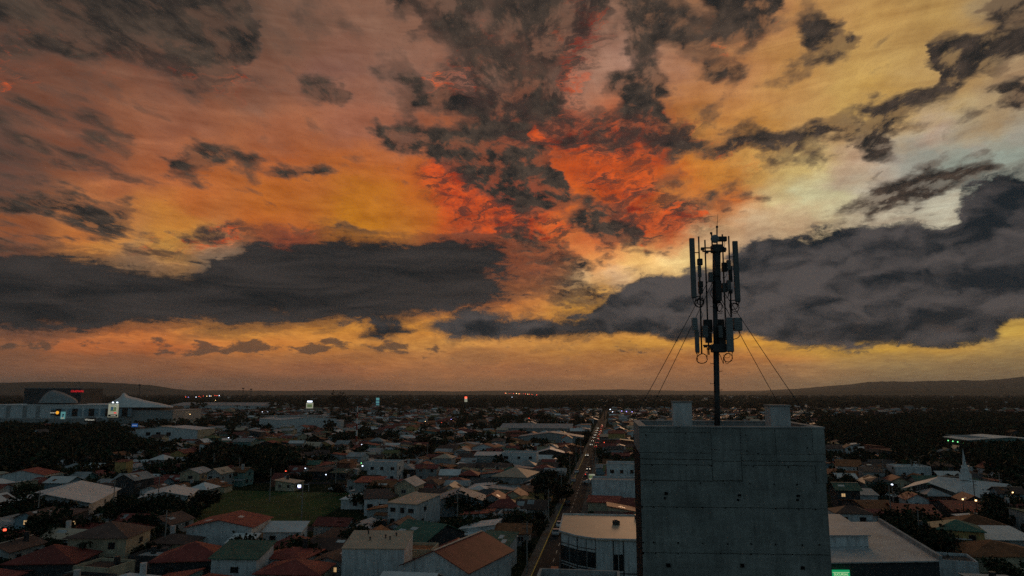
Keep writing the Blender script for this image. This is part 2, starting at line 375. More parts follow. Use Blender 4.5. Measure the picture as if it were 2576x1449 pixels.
    emb = mixf(cum, math_('MULTIPLY', lay, 1.25), math_('ADD', math_('ADD', math_('MULTIPLY', math_('SUBTRACT', bil, bil2), 1.45), math_('MULTIPLY', big, .9)), math_('MULTIPLY', fine, .25)))
    shade = rng_(math_('ADD', math_('MULTIPLY', litg, .9), math_('MULTIPLY', emb, 1.1)), -.62, .95)
    c2 = mixc(shade, mixc(cum, lin((19, 25, 28)), lin((27, 34, 39))), mixc(cum, lin((62, 57, 55)), lin((80, 75, 74))))
    rim = math_('MULTIPLY', math_('MULTIPLY', k2, math_('SUBTRACT', 1.0, rng_(f2, .44, .86))), mixf(cum, .62, .5))
    c2 = mixc(rim, c2, glow)
    fr_ = math_('MULTIPLY', rng_(f2, .02, .42), mixf(cum, .62, .30))
    sky = mixc(fr_, sky, mixc(.35, lin((96, 68, 56)), glow))
    sky = mixc(k2, sky, c2)
    # --- small cumulus along the bright band
    f3 = math_('ADD', math_('MULTIPLY', cb_a, .74), math_('MULTIPLY', math_('SUBTRACT', noise(vec(math_('ADD', a0, 3.1), math_('MULTIPLY', v0, 2.3), 0.0), 21.0, 7.0, .62), .5), 1.9))
    k3 = rng_(f3, .50, .74)
    sky = mixc(math_('MULTIPLY', k3, .85), sky, lin((84, 66, 55)))
    # --- thin veil of far cloud over the horizon
    f4 = math_('SUBTRACT', noise(vec(math_('ADD', a0, 11.7), math_('MULTIPLY', v0, 3.0), 0.0), 13.0, 7.0, .6, .3), math_('MULTIPLY', v0, 4.5))
    k4 = math_('MULTIPLY', rng_(f4, .18, .42), .26)
    sky = mixc(k4, sky, lin((98, 76, 62)))
    # --- away from the sunset: plain dusk sky under high cloud
    offaz = rng_(math_('ABSOLUTE', a0), math.radians(42), math.radians(95))
    upk = rng_(v0, .62, 1.5)
    away = math_('MAXIMUM', offaz, upk)
    dusk = mixc(rng_(nd, .35, .65), lin((84, 103, 109)), lin((62, 77, 82)))
    nsk = mixc(1.0, nis.outputs[0], (.10, .10, .10), 'MULTIPLY')
    dusk = mixc(.25, dusk, nsk)
    sky = mixc(away, sky, dusk)
    below = rng_(dz, -.06, 0.0)
    sky = mixc(below, lin((60, 58, 54)), sky)
    bgd = N.new('ShaderNodeBackground'); bgd.inputs['Strength'].default_value = 1.0
    L.new(sky, bgd.inputs['Color'])
    o = N.new('ShaderNodeOutputWorld'); L.new(bgd.outputs[0], o.inputs['Surface'])
    w.cycles.sampling_method = 'MANUAL'
    w.cycles.sample_map_resolution = 512


sky_world()

# the sun has just gone behind the cloud bank: a faint warm glow from its direction
sun_data = bpy.data.lights.new("sun", 'SUN')
sun_data.energy = 0.4
sun_data.angle = math.radians(14)
sun_data.color = (1.0, 0.55, 0.28)
sun = bpy.data.objects.new("sun", sun_data)
sd = Vector((math.sin(SUN_AZ) * math.cos(math.radians(9)), math.cos(SUN_AZ) * math.cos(math.radians(9)), math.sin(math.radians(9))))
sun.rotation_euler = (-sd).to_track_quat('-Z', 'Y').to_euler()
sun.location = (0, 0, 300)
COL.objects.link(sun)


# ------------------------------------------------------------------ helpers
def at_depth(x, y, Y):
    """world point at forward distance Y seen at that spot"""
    d = ray(x, y)
    t = Y / d.y
    return Vector((d.x * t, Y, CAM_H + d.z * t))


def spot(p):
    """picture spot (2576 wide) of a world point"""
    p = Vector(p) - Vector((0, 0, CAM_H))
    cp, sp = math.cos(PITCH), math.sin(PITCH)
    fwd, up = p.y * cp + p.z * sp, -p.y * sp + p.z * cp
    return PW / 2 + FPX * p.x / fwd, PH / 2 - FPX * up / fwd


class MB:
    """collects polygons for one mesh"""
    def __init__(self):
        self.v, self.f, self.m = [], [], []

    def add(self, verts, faces, mi=0):
        o = len(self.v)
        self.v += [tuple(q) for q in verts]
        self.f += [tuple(i + o for i in f) for f in faces]
        self.m += [mi] * len(faces)
        return self

    def box(self, c, s, rz=0.0, mi=0):
        cr, sr = math.cos(rz), math.sin(rz)
        vs = []
        for dz in (-.5, .5):
            for dx, dy in ((-.5, -.5), (.5, -.5), (.5, .5), (-.5, .5)):
                x, y = dx * s[0], dy * s[1]
                vs.append((c[0] + x * cr - y * sr, c[1] + x * sr + y * cr, c[2] + dz * s[2]))
        return self.add(vs, [(3, 2, 1, 0), (4, 5, 6, 7), (0, 1, 5, 4), (1, 2, 6, 5), (2, 3, 7, 6), (3, 0, 4, 7)], mi)

    def prism(self, poly, z0, z1, mi=0):
        n = len(poly)
        vs = [(x, y, z0) for x, y in poly] + [(x, y, z1) for x, y in poly]
        fs = [tuple(range(n - 1, -1, -1)), tuple(range(n, 2 * n))] + [(i, (i + 1) % n, n + (i + 1) % n, n + i) for i in range(n)]
        return self.add(vs, fs, mi)

    def slab(self, quad, th, mi=0):
        """four corners (counter-clockwise from above) thickened downwards"""
        lo = [(x, y, z - th) for x, y, z in quad]
        n = len(quad)
        fs = [tuple(range(n)), tuple(range(2 * n - 1, n - 1, -1))] + [(n + i, n + (i + 1) % n, (i + 1) % n, i) for i in range(n)]
        return self.add(list(quad) + lo, fs, mi)

    def tube(self, pts, r, n=8, mi=0, r2=None, cap=True):
        pts = [Vector(p) for p in pts]
        rings = []
        for i, p in enumerate(pts):
            t = (pts[min(i + 1, len(pts) - 1)] - pts[max(i - 1, 0)]).normalized()
            u = t.cross(Vector((0, 0, 1)) if abs(t.z) < .9 else Vector((1, 0, 0))).normalized()
            w = t.cross(u)
            rr = r if r2 is None else r + (r2 - r) * i / (len(pts) - 1)
            rings.append([p + (u * math.cos(k * 2 * math.pi / n) + w * math.sin(k * 2 * math.pi / n)) * rr for k in range(n)])
        vs = [q for ring in rings for q in ring]
        fs = [(i * n + k, i * n + (k + 1) % n, (i + 1) * n + (k + 1) % n, (i + 1) * n + k) for i in range(len(pts) - 1) for k in range(n)]
        if cap:
            fs += [tuple(range(n - 1, -1, -1)), tuple((len(pts) - 1) * n + k for k in range(n))]
        return self.add(vs, fs, mi)

    def mesh(self, name):
        me = bpy.data.meshes.new(name)
        me.from_pydata(self.v, [], self.f)
        if any(self.m):
            me.polygons.foreach_set('material_index', self.m)
        me.update()
        return me

    def build(self, name, mats, parent=None, loc=None, rz=0.0, smooth=False):
        me = self.mesh(name)
        for q in (mats if isinstance(mats, (list, tuple)) else [mats]):
            me.materials.append(MAT[q] if isinstance(q, str) else q)
        if smooth:
            me.polygons.foreach_set('use_smooth', [True] * len(me.polygons))
        return link(name, me, parent, loc, rz)


def link(name, me, parent=None, loc=None, rz=0.0, scale=None):
    o = bpy.data.objects.new(name, me)
    COL.objects.link(o)
    if parent is not None: o.parent = parent
    if loc is not None: o.location = loc
    if rz: o.rotation_euler = (0, 0, rz)
    if scale is not None: o.scale = scale
    return o


def tag(o, label=None, cat=None, group=None, kind=None):
    if label: o['label'] = label
    if cat: o['category'] = cat
    if group: o['group'] = group
    if kind: o['kind'] = kind
    return o


def thing(name, label, cat, loc=(0, 0, 0), rz=0.0, group=None):
    return tag(link(name, None, None, loc, rz), label, cat, group)


# ------------------------------------------------------------------ materials
MAT = {}


def mat(name, col, rough=.8, var=.25, scale=.6, metal=0.0, bump=0.0, dirt=0.0, objvar=.12, emit=None, estr=0.0, stripes=0.0, spec=.3):
    m = bpy.data.materials.new(name); m.use_nodes = True
    nt = m.node_tree; N, L = nt.nodes, nt.links
    b = N['Principled BSDF']
    b.inputs['Roughness'].default_value = rough; b.inputs['Metallic'].default_value = metal
    b.inputs['Specular IOR Level'].default_value = spec
    col = tuple(col)[:3]
    if emit is not None:
        b.inputs['Base Color'].default_value = col + (1,)
        b.inputs['Emission Color'].default_value = tuple(emit) + (1,)
        b.inputs['Emission Strength'].default_value = estr
        m.cycles.emission_sampling = 'NONE'
        MAT[name] = m
        return m
    tc = N.new('ShaderNodeTexCoord')
    oi = N.new('ShaderNodeObjectInfo')
    add = N.new('ShaderNodeVectorMath'); add.operation = 'ADD'
    L.new(tc.outputs['Object'], add.inputs[0]); L.new(oi.outputs['Location'], add.inputs[1])
    n1 = N.new('ShaderNodeTexNoise'); n1.inputs['Scale'].default_value = scale; n1.inputs['Detail'].default_value = 6; n1.inputs['Roughness'].default_value = .65
    L.new(add.outputs[0], n1.inputs['Vector'])
    rp = N.new('ShaderNodeMapRange'); rp.inputs[1].default_value = .3; rp.inputs[2].default_value = .7
    rp.inputs[3].default_value = 1 - var; rp.inputs[4].default_value = 1 + var * .6
    L.new(n1.outputs[0], rp.inputs[0])
    fac = rp.outputs[0]
    if objvar:
        rv = N.new('ShaderNodeMapRange'); rv.inputs[3].default_value = 1 - objvar; rv.inputs[4].default_value = 1 + objvar
        L.new(oi.outputs['Random'], rv.inputs[0])
        gi = N.new('ShaderNodeNewGeometry')
        ri = N.new('ShaderNodeMapRange'); ri.inputs[3].default_value = 1 - objvar * .8; ri.inputs[4].default_value = 1 + objvar * .8
        L.new(gi.outputs['Random Per Island'], ri.inputs[0])
        mu = N.new('ShaderNodeMath'); mu.operation = 'MULTIPLY'; L.new(fac, mu.inputs[0]); L.new(ri.outputs[0], mu.inputs[1]); fac = mu.outputs[0]
        mu = N.new('ShaderNodeMath'); mu.operation = 'MULTIPLY'; L.new(fac, mu.inputs[0]); L.new(rv.outputs[0], mu.inputs[1]); fac = mu.outputs[0]
    if dirt:
        mp = N.new('ShaderNodeMapping'); mp.inputs['Scale'].default_value = (1.6, 1.6, .22); L.new(add.outputs[0], mp.inputs[0])
        n2 = N.new('ShaderNodeTexNoise'); n2.inputs['Scale'].default_value = 1.3; n2.inputs['Detail'].default_value = 5
        L.new(mp.outputs[0], n2.inputs['Vector'])
        r2 = N.new('ShaderNodeMapRange'); r2.inputs[1].default_value = .45; r2.inputs[2].default_value = .75; r2.inputs[3].default_value = 1; r2.inputs[4].default_value = 1 - dirt
        L.new(n2.outputs[0], r2.inputs[0])
        mu = N.new('ShaderNodeMath'); mu.operation = 'MULTIPLY'; L.new(fac, mu.inputs[0]); L.new(r2.outputs[0], mu.inputs[1]); fac = mu.outputs[0]
    if stripes:
        w = N.new('ShaderNodeTexWave'); w.wave_type = 'BANDS'; w.bands_direction = 'Y'; w.inputs['Scale'].default_value = stripes
        L.new(tc.outputs['Object'], w.inputs['Vector'])
        r3 = N.new('ShaderNodeMapRange'); r3.inputs[3].default_value = .82; r3.inputs[4].default_value = 1.06; L.new(w.outputs['Fac'], r3.inputs[0])
        mu = N.new('ShaderNodeMath'); mu.operation = 'MULTIPLY'; L.new(fac, mu.inputs[0]); L.new(r3.outputs[0], mu.inputs[1]); fac = mu.outputs[0]
    mx = N.new('ShaderNodeVectorMath'); mx.operation = 'SCALE'; mx.inputs[0].default_value = col; L.new(fac, mx.inputs['Scale'])
    L.new(mx.outputs[0], b.inputs['Base Color'])
    if bump:
        bp = N.new('ShaderNodeBump'); bp.inputs['Strength'].default_value = bump; bp.inputs['Distance'].default_value = .05
        L.new(n1.outputs[0], bp.inputs['Height']); L.new(bp.outputs[0], b.inputs['Normal'])
    MAT[name] = m
    return m


# walls
mat('wall_white', (.66, .69, .70), dirt=.4)
mat('wall_grey', (.36, .38, .38), dirt=.45)
mat('wall_cream', (.55, .48, .34), dirt=.4)
mat('wall_ochre', (.52, .36, .14), dirt=.35)
mat('wall_blue', (.26, .38, .44), dirt=.35)
mat('wall_brick', (.24, .10, .07), dirt=.4)
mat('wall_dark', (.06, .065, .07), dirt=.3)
mat('wall_teal', (.16, .30, .28), dirt=.35)
# sheet roofs
mat('roof_zinc', (.40, .42, .42), rough=.55, var=.4, scale=.35, dirt=.3, objvar=.25, stripes=1.3)
mat('roof_white', (.80, .80, .78), rough=.5, var=.2, scale=.3, dirt=.15, objvar=.1, stripes=1.3)
mat('roof_red', (.28, .055, .042), rough=.6, var=.4, scale=.4, dirt=.35, objvar=.3, stripes=1.3)
mat('roof_rust', (.30, .115, .05), rough=.8, var=.5, scale=.5, dirt=.4, objvar=.3, stripes=1.3)
mat('roof_brown', (.13, .075, .06), rough=.75, var=.4, scale=.4, dirt=.3, objvar=.3, stripes=1.3)
mat('roof_green', (.055, .15, .105), rough=.6, var=.35, scale=.4, dirt=.3, objvar=.2, stripes=1.3)
mat('roof_olive', (.17, .18, .07), rough=.7, var=.35, scale=.4, dirt=.3, objvar=.2, stripes=1.3)
mat('roof_dark', (.06, .06, .062), rough=.7, var=.35, scale=.4, dirt=.3, objvar=.2)
mat('roof_peach', (.62, .47, .34), rough=.55, var=.2, scale=.4, dirt=.2, objvar=.1, stripes=1.3)
mat('roof_pale', (.55, .56, .56), rough=.6, var=.3, scale=.25, dirt=.25, objvar=.1, stripes=1.3)
mat('skylight_sheet', (.6, .62, .6), rough=.35, var=.15, objvar=.1)
mat('ridge_cap', (.50, .42, .34), rough=.6)
mat('pane_dark', (.015, .02, .024), rough=.12, var=.1, spec=.5)
mat('frame_dark', (.05, .055, .06), rough=.6)
mat('frame_white', (.5, .5, .5), rough=.6)
mat('door_wood', (.09, .05, .03), rough=.6)
# ground and streets
mat('asphalt', (.042, .042, .044), rough=.95, var=.4, scale=.25, objvar=0, spec=.05)
mat('pavement', (.13, .125, .115), rough=.95, var=.4, scale=.5, objvar=0, spec=.05)
mat('kerb_paint', (.55, .40, .06), rough=.7)
mat('road_paint', (.6, .58, .5), rough=.7, var=.4)
mat('pitch_grass', (.022, .070, .012), rough=.95, var=.5, scale=.12, objvar=0)
# plants
mat('leaf_dark', (.014, .026, .012), rough=.8, var=.5, scale=.5, objvar=.4, spec=.2)
mat('leaf_mid', (.020, .036, .015), rough=.8, var=.5, scale=.5, objvar=.4, spec=.2)
mat('leaf_olive', (.030, .036, .016), rough=.8, var=.5, scale=.5, objvar=.4, spec=.2)
mat('bark', (.06, .045, .033), rough=.9)
# metal and plastic
mat('steel_dark', (.035, .037, .04), rough=.45, var=.3, scale=3, spec=.4)
mat('steel_grey', (.16, .17, .175), rough=.5, var=.3, scale=3, metal=.2)
mat('antenna_grey', (.15, .16, .165), rough=.5, var=.15, scale=3)
mat('antenna_light', (.23, .25, .26), rough=.45, var=.15, scale=3)
mat('cable_black', (.012, .012, .013), rough=.9, spec=.03)
mat('mast_red', (.30, .03, .02), rough=.5)
mat('mast_white', (.7, .7, .68), rough=.5)
mat('pole_concrete', (.28, .27, .25), rough=.9)
mat('rubber', (.02, .02, .02), rough=.8)
for nm, c in (('car_white', (.7, .7, .7)), ('car_silver', (.35, .36, .37)), ('car_black', (.02, .02, .022)), ('car_red', (.25, .015, .015)), ('car_blue', (.03, .06, .16)), ('bus_yellow', (.5, .34, .05))):
    mat(nm, c, rough=.28, var=.05, spec=.5)
mat('tail_lit', (.3, .02, .02), emit=(1, .06, .03), estr=1.6)
mat('tail_off', (.2, .015, .012), rough=.3, var=.05)
mat('head_lit', (.9, .9, .85), emit=(1.0, .86, .66), estr=2.0)
mat('pane_lit', (.5, .4, .25), emit=(1.0, .62, .28), estr=.45)
mat('lamp_cool', (.9, .9, .9), emit=(.72, .82, 1.0), estr=3.0)
mat('lamp_warm', (.9, .8, .6), emit=(1.0, .62, .26), estr=4.0)
mat('lamp_violet', (.6, .5, .9), emit=(.42, .36, 1.0), estr=3.0)
mat('lamp_red', (.5, .05, .04), emit=(1.0, .10, .05), estr=2.5)
mat('lamp_green', (.2, .8, .3), emit=(.25, 1.0, .35), estr=2.0)
mat('sign_green', (.02, .35, .14), emit=(.01, .46, .16), estr=.55)
mat('sign_text', (.8, .8, .6), emit=(.75, .85, .5), estr=.6)
mat('sign_red', (.5, .03, .03), emit=(.9, .02, .03), estr=.8)
mat('sign_orange', (.8, .4, .05), emit=(1.0, .42, .03), estr=.9)
mat('sign_white', (.8, .8, .75), emit=(.85, .80, .66), estr=.5)
mat('sign_blue', (.03, .10, .35), emit=(.03, .13, .42), estr=.45)
mat('sign_cyan', (.10, .45, .5), emit=(.2, .55, .55), estr=.35)
mat('poster_cream', (.6, .58, .45), emit=(.62, .60, .44), estr=.35)
mat('poster_green', (.25, .36, .16), emit=(.25, .36, .14), estr=.25)
mat('poster_blue', (.10, .22, .32), emit=(.08, .20, .30), estr=.25)


def concrete(name, base, streak):
    m = bpy.data.materials.new(name); m.use_nodes = True
    nt = m.node_tree; N, L = nt.nodes, nt.links
    b = N['Principled BSDF']; b.inputs['Roughness'].default_value = .9; b.inputs['Specular IOR Level'].default_value = .2
    tc = N.new('ShaderNodeTexCoord'); oi = N.new('ShaderNodeObjectInfo')
    def nz(sc, det, mp=None, off=0.0):
        n = N.new('ShaderNodeTexNoise'); n.inputs['Scale'].default_value = sc; n.inputs['Detail'].default_value = det; n.inputs['Roughness'].default_value = .68
        v = tc.outputs['Object']
        if mp:
            k = N.new('ShaderNodeMapping'); k.inputs['Scale'].default_value = mp; k.inputs['Location'].default_value = (off, off, off); L.new(v, k.inputs[0]); v = k.outputs[0]
        L.new(v, n.inputs['Vector']); return n.outputs[0]
    def mr(v, a, b_, c, d):
        r = N.new('ShaderNodeMapRange'); r.inputs[1].default_value = a; r.inputs[2].default_value = b_; r.inputs[3].default_value = c; r.inputs[4].default_value = d
        L.new(v, r.inputs[0]); return r.outputs[0]
    def mul(a, c):
        k = N.new('ShaderNodeMath'); k.operation = 'MULTIPLY'; L.new(a, k.inputs[0]); L.new(c, k.inputs[1]); return k.outputs[0]
    f = mul(mr(nz(.75, 9), .3, .72, .56, 1.28), mr(nz(2.0, 6, (3.2, 3.2, .35), 3.1), .42, .72, 1.0, 1 - streak))
    f = mul(f, mr(nz(9, 5), .35, .65, .90, 1.06))
    f = mul(f, mr(nz(.9, 5, (.5, .5, 3.5), 8.0), .4, .7, 1.05, .84))
    sp = nz(26, 3)
    f = mul(f, mr(sp, .68, .76, 1.0, .6))
    f = mul(f, mr(oi.outputs['Random'], 0, 1, .975, 1.025))
    s = N.new('ShaderNodeVectorMath'); s.operation = 'SCALE'; s.inputs[0].default_value = base; L.new(f, s.inputs['Scale'])
    L.new(s.outputs[0], b.inputs['Base Color'])
    bp = N.new('ShaderNodeBump'); bp.inputs['Strength'].default_value = .35; bp.inputs['Distance'].default_value = .02
    L.new(f, bp.inputs['Height']); L.new(bp.outputs[0], b.inputs['Normal'])
    MAT[name] = m


concrete('concrete', (.335, .35, .335), .32)
concrete('concrete_pale', (.42, .43, .43), .3)
concrete('concrete_shade', (.035, .037, .04), .3)  # near-black tone for the shade painted on the tower's left flank


def ground_mat():
    m = bpy.data.materials.new('town_ground'); m.use_nodes = True
    nt = m.node_tree; N, L = nt.nodes, nt.links
    b = N['Principled BSDF']; b.inputs['Roughness'].default_value = .95; b.inputs['Specular IOR Level'].default_value = 0.0
    g = N.new('ShaderNodeNewGeometry')
    def nz(sc, det):
        n = N.new('ShaderNodeTexNoise'); n.inputs['Scale'].default_value = sc; n.inputs['Detail'].default_value = det; n.inputs['Roughness'].default_value = .65
        L.new(g.outputs['Position'], n.inputs['Vector']); return n.outputs[0]
    r = N.new('ShaderNodeValToRGB'); e = r.color_ramp.elements
    e[0].position, e[0].color = .30, (.018, .026, .012, 1)
    e[1].position, e[1].color = .72, (.055, .050, .040, 1)
    q = e.new(.52); q.color = (.030, .036, .020, 1)
    L.new(nz(.02, 9), r.inputs[0]); L.new(r.outputs[0], b.inputs['Base Color'])
    MAT['town_ground'] = m


ground_mat()

# ------------------------------------------------------------------ terrain
FAR = 12500.0
ground = MB().add([(-FAR, -300, 0), (FAR, -300, 0), (FAR, FAR, 0), (-FAR, FAR, 0)], [(0, 1, 2, 3)]).build('ground', 'town_ground')
tag(ground, kind='structure')
mat('hill_forest', (.02, .034, .018), rough=.95, var=.45, scale=.004, objvar=0)


def ridge(Y, prof, seed, rough_px, thick=900):
    """a hill ridge at distance Y whose crest passes the given picture spots"""
    r = np.random.default_rng(seed)
    xs = np.linspace(prof[0][0], prof[-1][0], 260)
    ys = np.interp(xs, [p[0] for p in prof], [p[1] for p in prof])
    n = np.zeros_like(xs)
    for k, a in ((9, 1.0), (23, .6), (60, .35), (129, .25)):
        ph = r.uniform(0, 1, k + 2)
        n += a * np.interp(np.linspace(0, k, len(xs)), np.arange(k + 2), ph - .5)
    ys = ys + n * rough_px
    mb = MB(); vs = []
    rows = ((0, 1.0), (-.35, .55), (-.7, .18), (-1.0, -.02))
    for dy, hf in rows + ((.5, .5), (1.0, -.02)):
        for x, y in zip(xs, ys):
            c = at_depth(x, y, Y)
            h = max(c.z, 2.0)
            k = (Y + dy * thick) / Y
            vs.append((c.x * k, c.y * k, h * hf if hf > 0 else -1.0))
    m = len(xs)
    fs = []
    order = [3, 2, 1, 0, 4, 5]
    for a, b_ in zip(order[:-1], order[1:]):
        fs += [(a * m + i, a * m + i + 1, b_ * m + i + 1, b_ * m + i) for i in range(m - 1)]
    mb.add(vs, fs)
    o = mb.build('hills', 'hill_forest', smooth=True)
    return tag(o, kind='structure')


ridge(6000, [(-400, 968), (-100, 961), (60, 962), (200, 959), (300, 963), (380, 968), (430, 977), (520, 986), (700, 992)], 1, 3, 800)
ridge(7000, [(1900, 996), (1990, 980), (2100, 969), (2180, 960), (2290, 962), (2330, 959), (2420, 955), (2480, 956), (2576, 947), (2700, 943), (2950, 940)], 2, 4, 900)
ridge(4700, [(1800, 994), (1950, 985), (2100, 981), (2250, 978), (2400, 978), (2576, 976), (2900, 974)], 3, 3, 500)
ridge(8200, [(-500, 975), (700, 984), (900, 980), (1150, 984), (1400, 983), (1560, 979), (1700, 982), (1900, 982), (2100, 976), (2300, 964), (2500, 957), (2900, 955)], 4, 3, 900)


# ------------------------------------------------------------------ concrete tower
ZT = 33.81                                      # top of the front parapet
FL, FR = gp(1608, 1073, ZT), gp(2073, 1076, ZT)
ax = (FR - FL); ax.z = 0
TW = ax.length
ax.normalize()
ay = Vector((-ax.y, ax.x, 0))                   # into the picture
TRZ = math.atan2(ax.y, ax.x)
TD = 4.85
tower = thing('concrete_tower', 'bare grey concrete tower with tie holes and a mast on its roof', 'tower', (FL.x, FL.y, 0), TRZ)
# local frame: x along the front 0..TW, y into depth 0..TD, z up


def face_xy(zx, zy):
    """spot on the front face (measured on an enlargement of the photograph) -> local x, z"""
    px, py = 1565.3 + zx * .3299, 971.1 + zy * .3299
    d = ray(px, py)
    nrm = ay
    t = (FL - Vector((0, 0, CAM_H))).dot(nrm) / d.dot(nrm)
    p = Vector((0, 0, CAM_H)) + d * t
    return (p - Vector((FL.x, FL.y, 0))).dot(ax), p.z


TH = .22
core = MB()
core.box((TW / 2, TD / 2 + .03, (ZT - 1.0) / 2), (TW - .06, TD - .06, ZT - 1.0))
core.build('shaft', 'concrete', tower)
# parapet walls of the roof tray
ph = .98
for nm, c, s in (('parapet', (TW / 2, TH / 2 + .03, ZT - ph / 2 - .012), (TW - .06, TH, ph - .03)), ('parapet', (TW / 2, TD - TH / 2, ZT - ph / 2 - .012), (TW - .06, TH, ph - .03)),
                 ('parapet', (TH / 2, TD / 2, ZT - ph / 2 - .012), (TH, TD - 2 * TH - .07, ph - .03)), ('parapet', (TW - TH / 2, TD / 2, ZT - ph / 2 - .012), (TH, TD - 2 * TH - .07, ph - .03))):
    MB().box(c, s).build(nm, 'concrete_pale', tower)
for c, s in (((TW / 2, TH / 2, ZT), (TW + .04, TH + .06, .05)), ((TW / 2, TD - TH / 2, ZT), (TW + .04, TH + .04, .05)),
             ((TH / 2, TD / 2, ZT), (TH + .04, TD - 2 * TH - .06, .05)), ((TW - TH / 2, TD / 2, ZT), (TH + .04, TD - 2 * TH - .06, .05))):
    MB().box(c, s).build('coping', 'concrete_pale', tower)
# formwork panels of the front face: real plates with open joints between them
panels = [
    (130, 318, 680, 352), (130, 356, 680, 508), (130, 512, 680, 556), (130, 561, 680, 598), (130, 602, 680, 718),
    (684, 318, 905, 486), (684, 490, 905, 572), (684, 576, 905, 718), (909, 318, 1172, 520), (1176, 318, 1455, 520), (1459, 318, 1552, 520), (909, 524, 1552, 572), (909, 577, 1552, 605),
    (909, 609, 1465, 740), (1469, 609, 1560, 740)]
xs_lo = [146, 240, 420, 610, 790, 978, 1166, 1345, 1474, 1568]
for ya, yb in ((724, 918), (922, 1268), (1274, 1500)):
    for xa, xb in zip(xs_lo[:-1], xs_lo[1:]):
        panels.append((xa, ya + (xa - 146) * .013, xb, yb + (xa - 146) * .013))
for k, (a, b, c, d) in enumerate(panels):
    zr = 1000 if b > 700 else 520
    x0, x1 = face_xy(a, zr)[0], face_xy(c, zr)[0]; z1, z0 = face_xy((a + c) / 2, b)[1], face_xy((a + c) / 2, d)[1]
    x0, x1 = max(x0, .0), min(x1, TW)
    prd = .028 + (.014 if b < 600 and a < 600 else 0) + (k % 5) * .0003
    z1 = min(z1, ZT - .03)
    MB().box(((x0 + x1) / 2, .06 - prd / 2 - .03, (z0 + z1) / 2), (x1 - x0 + (-.0015 if b > 700 else -.003), prd, z1 - z0 - .004)).build('concrete_panel', 'concrete', tower)
zlow = face_xy(700, 1500)[1]
MB().box((TW / 2, .015, zlow / 2 - .02), (TW, .03, zlow - .05)).build('concrete_panel', 'concrete', tower)
# tie holes and anchor pockets
hole_me = MB().tube([(0, .012, 0), (0, -.006, 0)], 1.0, 10).mesh('tie_hole'); hole_me.materials.append(MAT['cable_black'])


def hole(zx, zy, r, sx=1.0, sz=1.0):
    x, z = face_xy(zx, zy)
    o = link('tie_hole', hole_me, tower, (x, -.022, z)); o.scale = (r * sx, 1, r * sz)


for zy, xsr in ((733, (240, 600, 785, 970, 1160, 1335)), (920, (150, 245, 415, 610, 785, 980, 1170, 1345, 1470)), (1192, (160, 240, 430, 615, 803, 980, 1168, 1370, 1500)), (1272, (160, 255, 430, 985))):
    for q in xsr:
        hole(q + random.uniform(-4, 4), zy + (q - 150) * .014 + random.uniform(-3, 3), random.uniform(.018, .032))
for q, zy in ((482, 360), (940, 372), (1400, 378), (180, 372), (410, 457), (600, 505), (950, 495), (1035, 515), (1410, 470), (230, 602), (490, 607), (678, 607), (945, 607), (997, 612), (1265, 617)):
    hole(q, zy, random.uniform(.014, .024))
for q, zy, a, b in ((334, 818, .055, .045), (325, 855, .03, .035), (892, 832, .05, .03), (884, 868, .035, .03), (1342, 836, .055, .03), (1336, 868, .04, .03), (352, 1366, .065, .06), (915, 1368, .06, .058), (1376, 1386, .06, .05)):
    x, z = face_xy(q, zy)
    MB().box((x, -.022, z), (a * 2, .02, b * 2)).build('anchor_pocket', 'cable_black', tower)
# dark sheet painting in the shade of the left flank below the crown
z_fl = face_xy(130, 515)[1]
MB().box((.01, TD / 2 + .02, z_fl / 2), (.03, TD - .14, z_fl - .05)).build('side_shade', 'concrete_shade', tower)
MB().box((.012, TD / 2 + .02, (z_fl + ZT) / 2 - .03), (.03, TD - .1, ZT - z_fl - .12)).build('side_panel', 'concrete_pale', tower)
MB().box((TW / 2, TD / 2, ZT - ph - .06), (TW - .5, TD - .5, .1)).build('roof_deck', 'pavement', tower)


def tl(p):
    """world -> tower frame"""
    q = Vector(p) - Vector((FL.x, FL.y, 0))
    return Vector((q.dot(ax), q.dot(ay), q.z))


for x0, x1, yt, Y, dep in ((1693, 1739, 1012, 25.4, .55), (1918, 1985, 1022, 25.2, .95)):
    a, b = tl(at_depth(x0 + (20 if dep > .9 else 0), yt, Y)), tl(at_depth(x1, yt, Y))
    bl = MB().box(((a.x + b.x) / 2, a.y + dep / 2, (a.z + ZT - ph) / 2), (b.x - a.x, dep, a.z - ZT + ph)).build('vent_shaft', 'wall_white', tower)
    MB().box(((a.x + b.x) / 2, a.y + dep / 2, a.z + .02), (b.x - a.x + .07, dep + .07, .05)).build('shaft_cap', 'concrete_pale', bl)

# ------------------------------------------------------------------ antenna mast
MY = 25.9                                       # forward distance of the pole
base = at_depth(1803, 1078, MY); base.z = ZT - ph
mast = thing('antenna_mast', 'dark steel telecom mast with panel antennas, radio boxes and guy wires', 'antenna mast', base)


def mz(zx, zy, dY=0.0):
    """spot on an enlargement of the mast -> mast frame"""
    return at_depth(1693.1 + zx * .2821, 536.7 + zy * .2821, MY + dY) - base


def pipe(pts, r, m='steel_dark', name='pipe', n=8, parent=None):
    return MB().tube(pts, r, n).build(name, m, parent or mast, smooth=True)


